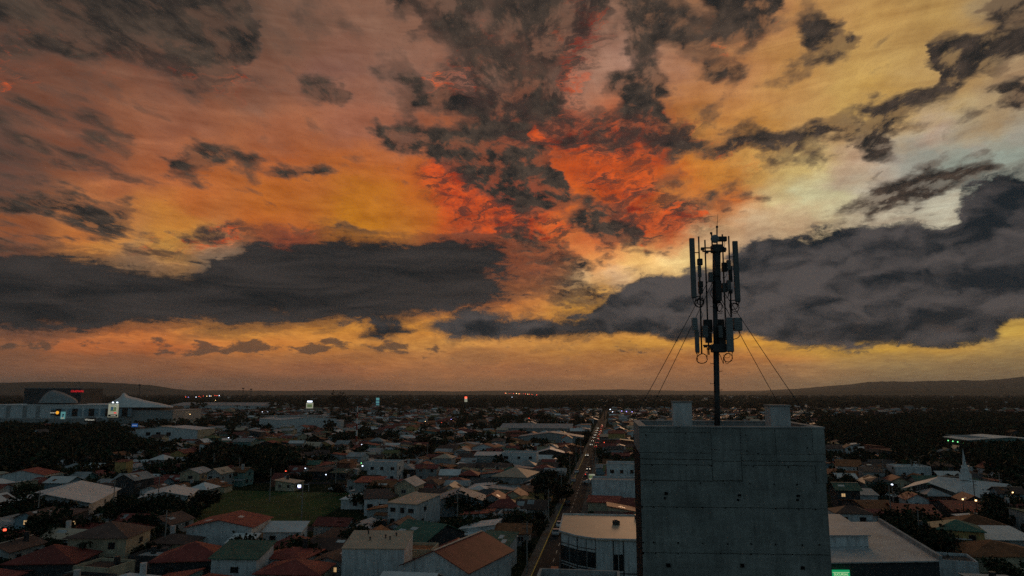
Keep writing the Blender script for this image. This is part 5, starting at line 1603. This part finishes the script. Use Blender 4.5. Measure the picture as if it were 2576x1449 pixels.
        if p.length < 650 and hr.random() < .8:
            for k in range(hr.choice((1, 2, 2, 3))):
                u = hr.uniform(-.36, .36) * w
                x, y = u, -d / 2 - .02
                c = (p.x + x * cr - y * sr, p.y + x * sr + y * cr, hw * .55)
                if abs(math.sin(rz + TH8)) < .5:
                    far.box(c, (1.4, .06, 1.1), rz, len(far_mats))
name_all(rows)
# beyond the streets: pale roofs scattered in the green plain out to the foot of the hills
fr = np.random.default_rng(5)
for k in range(3400):
    Y = 1700 * (4600 / 1700) ** fr.random(); x_ = fr.uniform(-80, 2660)
    if fr.random() < .35 and x_ < 2000: x_ = fr.normal(1250, 500)
    p = at_depth(x_, 985 + 60900 / Y, Y)
    cl = math.sin(p.x * .006 + 1.3 * math.sin(p.y * .0021)) * math.sin(p.y * .0035 + p.x * .0013)
    if cl < -.05 + (.35 if x_ > 2050 else 0): continue
    w, d, h = fr.uniform(9, 24), fr.uniform(9, 15), fr.uniform(4, 8)
    far.box((p.x, p.y, h / 2), (w, d, h), -TH8, len(ROOFS) + int(fr.choice((0, 0, 1, 2))))
    far.box((p.x, p.y, h + .2), (w + 1, d + 1, .3), -TH8, int(fr.choice((1, 1, 4, 4, 0, 3, 6))))
fo = far.build('distant_houses', far_mats + ['pane_dark'])
tag(fo, 'mass of small houses with mixed roofs filling the far town', 'houses', kind='stuff')

# ------------------------------------------------------------------ trees
tr = random.Random(21)


def crown_mesh(name, seed, n_cl, leaves, rx, rz_, leaf, flat=1.0, m='leaf_mid', sparse=False):
    """leaf clumps spread through an uneven crown"""
    r = np.random.default_rng(seed)
    V, F = [], []
    lobes = [(r.normal(0, .42), r.normal(0, .42), r.uniform(.1, .75), r.uniform(.38, .62)) for _ in range(7)]
    for c in range(n_cl):
        lx, ly, lz, lr = lobes[r.integers(len(lobes))]
        v = r.normal(size=3); v /= np.linalg.norm(v)
        q = lr * r.uniform(.55, 1.0)
        cx, cy, cz = (lx + v[0] * q) * rx, (ly + v[1] * q) * rx, (lz + v[2] * q * .8) * rz_
        for k in range(leaves):
            o = r.normal(0, leaf * .9, 3)
            n = r.normal(size=3) + np.array([0, 0, .6]); n /= np.linalg.norm(n)
            u = np.cross(n, r.normal(size=3)); u /= np.linalg.norm(u); w = np.cross(n, u)
            s = leaf * r.uniform(.5, 1.0)
            b = len(V); c0 = np.array([cx, cy, cz]) + o
            for a, e in ((-1, -.5), (.2, -.8), (1, .4), (-.3, .9)):
                V.append(tuple(c0 + u * a * s + w * e * s))
            F.append((b, b + 1, b + 2, b + 3))
    me = bpy.data.meshes.new(name); me.from_pydata(V, [], F); me.update(); me.materials.append(MAT[m])
    return me


def trunk_mesh(h, rx, seed, limbs=5):
    r = random.Random(seed); mb = MB()
    mb.tube([(0, 0, -.2), (.06, .04, h * .45), (.0, .1, h)], .26, 7, 0, .14)
    for k in range(limbs):
        a = k * 2.4 + r.random(); z = h * r.uniform(.55, .95)
        e = Vector((math.cos(a) * rx * .6, math.sin(a) * rx * .6, h + r.uniform(.4, 1.0) * rx * .7))
        mb.tube([(0, .05, z), Vector((0, 0, z)).lerp(e, .5) + Vector((0, 0, .25)), e], .11, 5, 0, .03)
    me = mb.mesh('trunk'); me.materials.append(MAT['bark'])
    return me


KINDS = []
for k, (rx, rz_, h, lf, m, look) in enumerate(((3.4, 3.6, 2.6, .50, 'leaf_dark', 'dark rounded tree'), (4.4, 3.8, 2.8, .55, 'leaf_mid', 'broad green tree'), (2.6, 4.2, 2.4, .42, 'leaf_olive', 'slim olive tree'), (5.6, 3.6, 3.4, .60, 'leaf_dark', 'wide dark spreading tree'), (2.1, 2.3, 1.6, .36, 'leaf_mid', 'small bushy tree'))):
    KINDS.append((crown_mesh('crown', 40 + k, 85, 9, rx, rz_, lf, m=m), trunk_mesh(h, rx, k), h, rx, look))
fan = MB()
for k in range(13):
    a = k * 2 * math.pi / 13 + .2 * math.sin(k * 3); L_ = 2.5 + .4 * math.sin(k * 5)
    for seg in range(4):
        u0, u1 = seg / 4, (seg + 1) / 4
        pt = lambda u, o: (math.cos(a) * L_ * u - math.sin(a) * o, math.sin(a) * L_ * u + math.cos(a) * o, .9 * math.sin(u * 2.6) - .9 * u * u)
        wd = .34 * (1 - .6 * seg / 4)
        fan.add([pt(u0, -wd), pt(u1, -wd * .8), pt(u1, wd * .8), pt(u0, wd)], [(0, 1, 2, 3)])
palm_me = fan.mesh('crown'); palm_me.materials.append(MAT['leaf_dark'])
palm_tr = MB().tube([(0, 0, -.2), (.1, 0, 3.5), (.05, .1, 7.0)], .22, 7, 0, .14).mesh('trunk'); palm_tr.materials.append(MAT['bark'])
bare = MB()
br = random.Random(5)


def branch(p, d, L, r, lvl):
    e = p + d * L
    bare.tube([p, p.lerp(e, .5) + Vector((br.uniform(-.1, .1) * L, br.uniform(-.1, .1) * L, .05 * L)), e], r, 5, 0, r * .55)
    if lvl == 0: return
    for k in range(3 if lvl > 1 else 4):
        nd = (d + Vector((br.gauss(0, .6), br.gauss(0, .6), br.gauss(.1, .35)))).normalized()
        branch(e, nd, L * br.uniform(.62, .85), r * .55, lvl - 1)


for k in range(4):
    a = k * 1.6
    branch(Vector((0, 0, 1.4)), Vector((math.cos(a) * .8, math.sin(a) * .8, .7)).normalized(), 2.0, .16, 4)
bare.tube([(0, 0, -.2), (0, 0, 1.5)], .3, 7)
trees = []


def tree(p, sc, kind, look=None, group='trees of the town'):
    cm, tm, h, rx, lk = KINDS[kind]
    t = thing('tree', 'x', 'tree', (p[0], p[1], 0), tr.uniform(0, 6.28), group)
    t.scale = (sc * tr.uniform(.9, 1.1), sc * tr.uniform(.9, 1.1), sc * tr.uniform(.85, 1.15))
    link('trunk', tm, t); c = link('crown', cm, t, (0, 0, h * .82))
    trees.append((t, look or lk, Vector((p[0], p[1], 0))))
    return t


# singled-out clumps
for x, y, sc, k in ((100, 1322, 1.5, 3), (150, 1312, 1.3, 0), (60, 1330, 1.3, 1), (190, 1318, 1.1, 0), (130, 1340, 1.2, 3), (30, 1318, 1.2, 0), (275, 1312, 1.0, 3), (335, 1312, 1.1, 0), (280, 1330, 1.2, 1), (365, 1322, 1.0, 0), (318, 1332, 1.1, 3), (405, 1318, 1.1, 0), (440, 1308, 1.3, 3), (462, 1300, 1.0, 0), (425, 1330, 1.1, 1), (390, 1345, 1.0, 0), (350, 1350, 1.0, 3), (20, 1380, 1.1, 0), (70, 1385, 1.0, 1), (110, 1375, 1.0, 0), (20, 1345, 1.0, 3), (155, 1372, .9, 0), (340, 1400, .9, 1), (375, 1415, .9, 0), (320, 1425, .8, 0),
                    (168, 1452, .7, 4), (205, 1455, .8, 4), (745, 1425, 1.0, 1), (775, 1432, .9, 0), (745, 1450, .8, 4), (880, 1352, .8, 1), (925, 1356, .8, 0), (945, 1362, .9, 3), (985, 1372, .7, 4), (1060, 1405, .7, 4), (980, 1470, .8, 4),
                    (1175, 1300, 1.25, 3), (1205, 1290, 1.2, 0), (1190, 1312, 1.1, 1), (1385, 1262, 1.3, 3), (1405, 1266, 1.1, 0), (1425, 1262, .9, 1), (1300, 1330, .9, 1), (1320, 1320, .9, 0), (1345, 1300, .8, 4), (1330, 1385, .7, 4), (1322, 1405, .7, 0), (1350, 1345, .8, 1), (1362, 1318, .8, 0), (1372, 1296, .9, 3), (1395, 1240, .9, 1), (1412, 1222, .9, 0), (1440, 1160, 1.1, 0), (1452, 1140, 1.1, 1), (1425, 1178, 1.0, 3), (1468, 1122, 1.1, 0), (1510, 1150, 1.0, 1), (1478, 1105, 1.1, 3),
                    (660, 1200, 1.4, 3), (690, 1195, 1.3, 0), (640, 1208, 1.2, 1), (710, 1206, 1.1, 0), (770, 1222, .9, 0), (905, 1235, 1.1, 1), (925, 1240, 1.0, 0), (1040, 1150, 1.3, 3), (1080, 1146, 1.2, 0), (1000, 1150, 1.1, 1),
                    (2180, 1330, .9, 0), (2230, 1345, 1.0, 1), (2260, 1335, .9, 3), (2300, 1372, 1.0, 0), (2330, 1355, .8, 4), (2360, 1405, .9, 1), (2400, 1425, .8, 0), (2440, 1420, .9, 3), (2350, 1440, .8, 1), (2290, 1395, .9, 0), (2140, 1225, 1.0, 0), (2200, 1222, .9, 1), (2560, 1262, 1.2, 3), (2540, 1250, 1.1, 0), (2500, 1225, 1.1, 1), (2570, 1235, 1.2, 0), (2260, 1232, .8, 4), (2110, 1240, 1.0, 1), (2400, 1335, .8, 4)):
    p = gp(x, y)
    tree(p, sc * .74, k)
p = gp(1265, 1345)
bt_ = thing('bare_tree', 'wide leafless tree with dark branches beside the main road', 'tree', p)
bm_ = bare.mesh('branches'); bm_.materials.append(MAT['bark']); link('branches', bm_, bt_)
lone = tree(gp(850, 1032), 4.2, 1, 'big lone rounded tree breaking the skyline')
for x, y, sc in ((596, 1046, 2.0), (620, 1050, 2.0), (470, 1045, 1.5), (210, 1440, .75), (1105, 1040, 1.6)):
    p = gp(x, y)
    t = thing('palm_tree', 'x', 'palm', p, tr.uniform(0, 6), 'palms of the town'); t.scale = (sc, sc, sc)
    link('trunk', palm_tr, t); link('crown', palm_me, t, (.05, .1, 6.9))
    trees.append((t, 'dark feathery palm', p))
# trees between the houses: the ones that show largest stand alone, the rest are one mass
cand = []
for k in range(9000):
    Y = 135 * (1500 / 135) ** (tr.random() ** .8); x_ = tr.uniform(-40, PW + 40)
    p = at_depth(x_, 985 + 60900 / Y, Y)
    s, t_ = to_st(p)
    if abs(s - ROAD_S) < 8.5 or not visible(p, 5, 30): continue
    x, y = spot(p)
    if any(in_poly(x, y, c) for c in CLEAR[:1]): continue
    dense = math.sin(p.x * .021 + 2 * math.sin(p.y * .013)) * math.sin(p.y * .019 + 1.7)
    if (dense < .3 and tr.random() > .16) or tr.random() > .7: continue
    if not free(p.x, p.y, 2.0): continue
    cand.append(p)
for w in WOODS:
    xs = [q[0] for q in w]; ys = [q[1] for q in w]
    for k in range(1900):
        # even over the ground, not over the picture
        ya, yb = 60900 / (max(ys) - 985), 60900 / (min(ys) - 985)
        Y = math.sqrt(tr.uniform(ya * ya, yb * yb)); x_ = tr.uniform(min(xs), max(xs)); y_ = 985 + 60900 / Y
        if in_poly(x_, y_, w):
            p = at_depth(x_, y_, Y); p.z = 0
            if free(p.x, p.y, 3): cand.append(p)
# houses keep their ground
hp = np.array([[q[3].x, q[3].y] for q in lots])
cand.sort(key=lambda p: p.length)
singles = 0
CV = {}
for kk in range(5):
    me = crown_mesh('far_crown', 80 + kk, 20, 4, KINDS[kk][3], 3.6, 1.15, m='leaf_dark')
    vv = np.empty(len(me.vertices) * 3); me.vertices.foreach_get('co', vv); CV[kk] = vv.reshape(-1, 3)
    bpy.data.meshes.remove(me)
mass = []; mass_m = []
for p in cand:
    dd = np.abs(hp - np.array([p.x, p.y])); near = (np.maximum(dd[:, 0], dd[:, 1]) < 3.3).any()
    if near: continue
    k = tr.choices(range(5), (30, 26, 12, 16, 14))[0]
    sc = tr.uniform(.6, 1.25)
    if singles < 190 and p.length < 420:
        tree(p, sc * .8, k); singles += 1
    else:
        if p.length > 600: sc *= 1.25
        c, s_ = math.cos(tr.random() * 6.28), math.sin(tr.random() * 6.28)
        a = tr.random() * 6.28; c, s_ = math.cos(a), math.sin(a)
        v = CV[k] * sc
        z0 = KINDS[k][2] * sc * .75
        mass.append(np.column_stack([p.x + v[:, 0] * c - v[:, 1] * s_, p.y + v[:, 0] * s_ + v[:, 1] * c, v[:, 2] + z0])); mass_m.append(k % 3)
print('trees', len(trees), 'mass', len(mass))
# the green plain out to the hills: larger, coarser crowns
for k in range(5200):
    Y = 1300 * (4700 / 1300) ** fr.random(); x_ = fr.uniform(-60, PW + 60)
    p = at_depth(x_, 985 + 60900 / Y, Y)
    cl = math.sin(p.x * .006 + 1.3 * math.sin(p.y * .0021)) * math.sin(p.y * .0035 + p.x * .0013)
    if cl > .25 and fr.random() < .7: continue
    v = CV[int(fr.integers(5))][::1] * np.array([1.9, 1.9, 1.5]) * fr.uniform(.8, 1.7)
    v = v.reshape(-1, 4, 3)[::2]
    ce = v.mean(1, keepdims=True); v = (ce + (v - ce) * 1.9).reshape(-1, 3)
    mass.append(v + np.array([p.x, p.y, 4.0])); mass_m.append(k % 3)
co = np.vstack(mass); nq = len(co) // 4
me = bpy.data.meshes.new('distant_trees')
me.vertices.add(len(co)); me.vertices.foreach_set('co', co.astype(np.float32).ravel())
me.loops.add(len(co)); me.loops.foreach_set('vertex_index', np.arange(len(co), dtype=np.int32))
me.polygons.add(nq); me.polygons.foreach_set('loop_start', np.arange(0, len(co), 4, dtype=np.int32)); me.polygons.foreach_set('loop_total', np.full(nq, 4, np.int32))
mi = np.concatenate([np.full(len(v) // 4, m_, np.int32) for v, m_ in zip(mass, mass_m)])
for q in ('leaf_dark', 'leaf_mid', 'leaf_olive'): me.materials.append(MAT[q])
me.polygons.foreach_set('material_index', mi); me.update(calc_edges=True)
print('mass quads', nq)
tag(link('distant_trees', me), 'mass of dark trees between the far houses and in the woods', 'trees', kind='stuff')
name_all(trees)

# ------------------------------------------------------------------ traffic
def car_meshes(paint):
    b = MB()
    prof = [(-2.1, .35), (-2.15, .75), (-1.9, .92), (-1.35, 1.0), (-.85, 1.42), (.75, 1.45), (1.35, 1.02), (1.95, .9), (2.12, .7), (2.1, .35)]   # side view, front at +y
    hw = .86
    vs = []
    for sx in (-1, 1):
        for y, z in prof:
            inset = .14 if z > 1.1 else 0
            vs.append((sx * (hw - inset), y, z))
    n = len(prof)
    fs = [tuple(range(n)), tuple(range(2 * n - 1, n - 1, -1))] + [(i, n + i, n + (i + 1) % n, (i + 1) % n) for i in range(n)]
    b.add(vs, fs)
    me = b.mesh('body'); me.materials.append(MAT[paint])
    return me


glass_me = MB()
glass_me.add([(-.70, -1.33, 1.03), (.70, -1.33, 1.03), (.64, -.9, 1.40), (-.64, -.9, 1.40)], [(0, 1, 2, 3)])
glass_me.add([(-.70, 1.35, 1.06), (.70, 1.35, 1.06), (.64, .82, 1.43), (-.64, .82, 1.43)], [(3, 2, 1, 0)])
for sx in (-1, 1):
    glass_me.add([(sx * .80, -1.1, 1.04), (sx * .80, 1.1, 1.04), (sx * .74, .7, 1.39), (sx * .74, -.78, 1.37)], [(0, 1, 2, 3)])
glass_me.v = [(x * 1.02, y * 1.015, z + .015) for x, y, z in glass_me.v]
glass_me = glass_me.mesh('window'); glass_me.materials.append(MAT['pane_dark'])
wheel_me = MB().tube([(-.12, 0, 0), (.12, 0, 0)], .32, 12).mesh('wheel'); wheel_me.materials.append(MAT['rubber'])
lamp_me = {}
for m in ('tail_lit', 'tail_off', 'head_lit', 'frame_white'):
    q = MB().box((0, 0, 0), (.34, .08, .2)).mesh('car_lamp'); q.materials.append(MAT[m]); lamp_me[m] = q
CARS = {q: car_meshes('car_' + q) for q in ('white', 'silver', 'black', 'red', 'blue')}


def car(p, rz, colour, label, lit=True, group='cars on the main road', sc=1.0):
    t = thing('car', label, 'car', p, rz, group); t.scale = (sc, sc, sc)
    link('body', CARS[colour], t); link('window', glass_me, t)
    for x in (-.8, .8):
        for y in (-1.3, 1.32):
            link('wheel', wheel_me, t, (x, y, .32))
    for x in (-.62, .62):
        link('taillight', lamp_me['tail_lit' if lit else 'tail_off'], t, (x, -2.16, .78))
        link('headlight', lamp_me['head_lit' if lit else 'frame_white'], t, (x, 2.12, .68))
    return t


def road_car(x, y, away, colour, label, lit=True, side=None):
    p = gp(x, y); s, tt = to_st(p)
    if side is not None: s = ROAD_S + side
    return car(st(s, tt, .02), -TH8 + (0 if away else math.pi), colour, label, lit)


road_car(1388, 1359, True, 'silver', 'silver car with bright tail lights beside the corner shop', side=1.7)
road_car(1373, 1345, False, 'silver', 'unlit silver car facing the viewer beside the braking silver car', False, side=-1.6)
road_car(1378, 1325, False, 'white', 'white car facing the viewer, next up the road past the silver pair', False, side=-1.4)
road_car(1340, 1445, True, 'black', 'black car with orange tail lights at the bottom of the road', side=1.2)
road_car(1452, 1196, True, 'silver', 'silver car with one green and one red lamp up the road', side=1.6)
road_car(1470, 1182, False, 'blue', 'blue car with a cool white lamp on the open stretch of road', side=1.5)
road_car(1434, 1212, False, 'silver', 'unlit car parked at the kerb up the road', False, side=-3.0)
road_car(1446, 1190, False, 'white', 'pale car parked at the kerb above the unlit one', False, side=-3.2)
road_car(1404, 1243, False, 'white', 'white car parked beside the roadside tree', False, side=-3.1)
road_car(1410, 1270, True, 'black', 'dark car with pale roof rack behind the corner shop', False, side=-1.6)
k = 0
for y, away, cl in ((1150, False, 'white'), (1128, True, 'black'), (1122, False, 'white'), (1117, True, 'silver'), (1112, False, 'black'), (1108, True, 'white'), (1104, False, 'silver'), (1100, True, 'red'), (1097, False, 'white'), (1094, True, 'silver'), (1091, False, 'black'), (1088, True, 'white'), (1085, False, 'silver'), (1082, True, 'black'), (1079, False, 'white'), (1076, True, 'silver'), (1073, True, 'white')):
    k += 1
    p = gp(1500, y); tt = p.y * 1.0
    car(st(ROAD_S + (1.7 if away else -1.7), tt + 8, .02), -TH8 + (0 if away else math.pi), cl, f"{cl} car {'showing red tail lights' if away else 'with lit headlights'}, {ORD[k - 1] or 'first'} in the evening queue up the road", True, 'cars queueing far up the main road', 1.0)
for x, y, cl, lb in ((842, 1234, 'white', 'white car parked beside the far corner of the pitch'), (872, 1236, 'silver', 'silver car parked second beside the far corner of the pitch'), (862, 1230, 'white', 'white car parked behind the silver one by the pitch'), (2160, 1287, 'white', 'white car parked just past the tower flank'), (1480, 1216, 'white', 'white car on the pavement side below the green sign')):
    car(gp(x, y) + Vector((0, 0, .01)), -TH8 + math.pi / 2 + tr.uniform(-.3, .3), cl, lb, False, 'parked cars')

# ------------------------------------------------------------------ power poles, wires, lamps
pole_me = MB().tube([(0, 0, 0), (0, 0, 9.6)], .17, 8, 0, .11).mesh('pole'); pole_me.materials.append(MAT['pole_concrete'])
arm_me = MB().box((0, 0, 0), (2.0, .12, .14)).mesh('crossarm'); arm_me.materials.append(MAT['bark'])
ins_me = MB().tube([(0, 0, 0), (0, 0, .28)], .06, 6).mesh('insulator'); ins_me.materials.append(MAT['antenna_grey'])
can_me = MB().tube([(0, 0, 0), (0, 0, .9)], .28, 10).mesh('transformer'); can_me.materials.append(MAT['steel_grey'])
lh_me = MB().box((0, 0, 0), (.4, .9, .16)).mesh('lamp_head'); lh_me.materials.append(MAT['steel_dark'])
poles = []


def power_pole(p, rz=0.0, sc=1.0, can=False):
    t = thing('power_pole', 'x', 'power pole', p, rz, 'power poles of the town'); t.scale = (sc, sc, sc)
    link('pole', pole_me, t)
    for z in (9.0, 8.2):
        a = link('crossarm', arm_me, t, (0, .16, z))
        for x in (-.85, 0, .85): link('insulator', ins_me, a, (x, 0, .07))
    if can: link('transformer', can_me, t, (.42, 0, 6.6))
    link('lamp_arm', lh_me, t, (0, -.7, 7.4))
    poles.append((t, 'slender concrete power pole' + (' with transformer' if can else ' with two crossarms'), p))
    return t


for side in (-1, 1):
    chain = []
    for k in range(6):
        if side > 0 and k < 2: continue
        s = ROAD_S + side * (ROAD_W / 2 + .9); tt = 140 + k * 46 + (14 if side > 0 else 0)
        power_pole(st(s, tt, .14), -TH8, 1.0, k % 4 == 1); chain.append(st(s, tt, .14))
    for a, b in zip(chain[:-1], chain[1:]):
        for dx, z in ((-.85, 9.36), (.85, 9.36), (0, 8.56), (.3, 6.2), (.2, 5.8)):
            o = Vector((dx * math.cos(TH8), -dx * math.sin(TH8), z)); p0, p1 = a + o, b + o
            P = [p0.lerp(p1, q / 8) - Vector((0, 0, .9 * 4 * (q / 8) * (1 - q / 8))) for q in range(9)]
            w = MB().tube(P, .014, 4).build('power_line', 'cable_black')
            tag(w, 'x', 'cable', 'power lines along the main road'); poles.append((w, 'thin sagging power line between poles', (p0 + p1) / 2))
for x, y in ((283, 1290), (412, 1400), (395, 1292), (678, 1262), (758, 1315), (844, 1222), (535, 1200), (2243, 1315), (2250, 1300), (2296, 1212), (2316, 1212), (2225, 1222), (2318, 1402), (600, 1215), (720, 1126), (735, 1118), (2455, 1282), (1075, 1168), (1222, 1128), (2520, 1265), (90, 1345), (1150, 1350)):
    power_pole(gp(x, y), -TH8 + tr.uniform(-.4, .4), tr.uniform(.9, 1.1), tr.random() < .3)
name_all(poles)

bulb = {}
for m in ('lamp_cool', 'lamp_warm', 'lamp_violet', 'lamp_red', 'lamp_green'):
    q = MB(); q.tube([(0, 0, -.22), (0, 0, .22)], .34, 8); q = q.mesh('lamp_head'); q.materials.append(MAT[m]); bulb[m] = q
stalk = MB().tube([(0, 0, 0), (0, 0, 1)], .09, 6).mesh('post'); stalk.materials.append(MAT['steel_dark'])
lamps = []
WORD = {'lamp_cool': 'cool white', 'lamp_warm': 'warm yellow', 'lamp_violet': 'violet', 'lamp_red': 'red', 'lamp_green': 'green'}


def street_lamp(x, y, m, size=1.0, h=6.0):
    """a lit lamp seen at a picture spot, on a post standing on the ground below it"""
    d = ray(x, y)
    tt = (h - CAM_H) / d.z if d.z < -.004 else 900
    p = Vector((0, 0, CAM_H)) + d * tt
    if p.y > 2600:
        p = at_depth(x, y, 2600)
    t = thing('street_lamp', 'x', 'street lamp', (p.x, p.y, 0), 0, 'lit street lamps')
    k = size * .85 * max(1.0, p.length / 420)
    link('lamp_head', bulb[m], t, (0, 0, max(p.z, 2)), 0, (k, k, k)); link('post', stalk, t, (0, 0, 0), 0, (max(1, k * .5), max(1, k * .5), max(p.z, 2)))
    lamps.append((t, f'{WORD[m]} lit street lamp', Vector((p.x, p.y, 0))))


for x, y, m, s in ((136, 1021, 'lamp_warm', 1.3), (140, 1019, 'lamp_warm', 1.2), (308, 1016, 'lamp_warm', 1), (313, 1014, 'lamp_warm', 1.3), (318, 1012, 'lamp_warm', 1), (330, 1018, 'lamp_warm', .8), (335, 1011, 'lamp_warm', .9), (342, 1017, 'lamp_red', .8), (350, 1015, 'lamp_warm', .9), (356, 1011, 'lamp_red', .9), (380, 1013, 'lamp_warm', .8), (388, 1011, 'lamp_red', .9), (397, 1012, 'lamp_warm', .7),
                   (461, 1033, 'lamp_warm', .8), (487, 1037, 'lamp_warm', .9), (503, 1040, 'lamp_warm', .9), (536, 1037, 'lamp_warm', .8), (548, 1042, 'lamp_warm', .8), (568, 1038, 'lamp_warm', .9), (612, 1007, 'lamp_warm', .7), (629, 1005, 'lamp_warm', .7)):
    street_lamp(x if x < 400 else x - 70, y, m, s * .8, 9)
for k in range(14):
    street_lamp(467 + k * 6.6 + tr.uniform(-2, 2), 1000 - k * .35 + tr.uniform(-1.6, 1.6), tr.choice(('lamp_cool', 'lamp_cool', 'lamp_warm', 'lamp_violet', 'lamp_red')), tr.uniform(.45, .8), 9)
for x, y, m, s in ((766, 1020, 'lamp_cool', .9), (797, 1021, 'lamp_cool', .8), (660, 1036, 'lamp_cool', .8), (673, 1036, 'lamp_cool', .8), (575, 1101, 'lamp_cool', 1), (910, 1118, 'lamp_cool', .9), (912, 1172, 'lamp_cool', 1.1), (909, 1165, 'lamp_green', .8), (768, 1178, 'lamp_cool', .9), (820, 1194, 'lamp_cool', .8), (719, 1185, 'lamp_red', .9), (1070, 1012, 'lamp_violet', 1), (1135, 1055, 'lamp_violet', .8), (1110, 1063, 'lamp_red', .9), (1331, 1052, 'lamp_red', .9), (1070, 1060, 'lamp_warm', .8),
                   (1256, 1011, 'lamp_cool', .9), (1288, 999, 'lamp_cool', .7), (1535, 1030, 'lamp_cool', 1.2), (1541, 1036, 'lamp_cool', 1.0), (1564, 1034, 'lamp_violet', 1.0), (1576, 1035, 'lamp_violet', 1.0), (1590, 1036, 'lamp_violet', 1.0), (2244, 1219, 'lamp_cool', 1.2), (2548, 1239, 'lamp_warm', .9), (2422, 1256, 'lamp_warm', .9), (2455, 1259, 'lamp_warm', 1.0), (12, 1333, 'lamp_red', 1.3), (518, 1081, 'lamp_red', .9), (370, 1113, 'lamp_cool', .7), (330, 1128, 'lamp_cool', .7), (80, 1118, 'lamp_red', .7), (1520, 1113, 'lamp_red', 1.0), (1240, 1032, 'lamp_warm', .6), (2152, 1000, 'lamp_warm', .8), (2096, 1009, 'lamp_warm', .5), (830, 1008, 'lamp_warm', .6), (700, 1010, 'lamp_warm', .6), (1020, 1003, 'lamp_cool', .6), (1590, 1012, 'lamp_warm', .5), (1480, 1001, 'lamp_warm', .5)):
    street_lamp(x, y, m, s * .8)
for k in range(16):
    street_lamp(1270 + k * 5.5 + tr.uniform(-3, 3), 988.5 + k * .35 + tr.uniform(-.9, .9), tr.choice(('lamp_red', 'lamp_red', 'lamp_warm')), tr.uniform(.35, .7))
name_all(lamps)

# far airliner low over the plain
ap = at_depth(1427, 933, 3300)
al = thing('airliner', 'tiny dark airliner low in the sky over the town', 'aeroplane', ap, math.radians(25))
MB().tube([(0, -9, 0), (0, -7.5, .2), (0, 7, .2), (0, 9, .9)], .9, 8).build('fuselage', 'steel_dark', al)
MB().add([(-8, 1.5, .6), (0, -2.5, 0), (0, 1.2, 0), (-8, 2.6, .6), (-8, 1.5, .75), (0, -2.5, .35), (0, 1.2, .35), (-8, 2.6, .75)], [(3, 2, 1, 0), (4, 5, 6, 7), (0, 1, 5, 4), (2, 3, 7, 6)]).add([(8, 1.5, .6), (0, -2.5, 0), (0, 1.2, 0), (8, 2.6, .6), (8, 1.5, .75), (0, -2.5, .35), (0, 1.2, .35), (8, 2.6, .75)], [(0, 1, 2, 3), (7, 6, 5, 4), (4, 5, 1, 0), (6, 7, 3, 2)]).build('wing', 'steel_dark', al)
MB().box((0, 8, 2.2), (.3, 1.8, 3.0)).build('tail_fin', 'steel_dark', al)

# ------------------------------------------------------------------ haze over the plain
hz = MB().box((0, 6000, 120), (26000, 14200, 244)).build('haze', [])
tag(hz, kind='stuff')
hm = bpy.data.materials.new('haze_air'); hm.use_nodes = True
hn = hm.node_tree; hn.nodes.clear()
pv_ = hn.nodes.new('ShaderNodeVolumePrincipled'); pv_.inputs['Color'].default_value = (.82, .88, .95, 1); pv_.inputs['Density'].default_value = 4.5e-5; pv_.inputs['Anisotropy'].default_value = .35
ho = hn.nodes.new('ShaderNodeOutputMaterial'); hn.links.new(pv_.outputs[0], ho.inputs['Volume'])
hz.data.materials.append(hm)
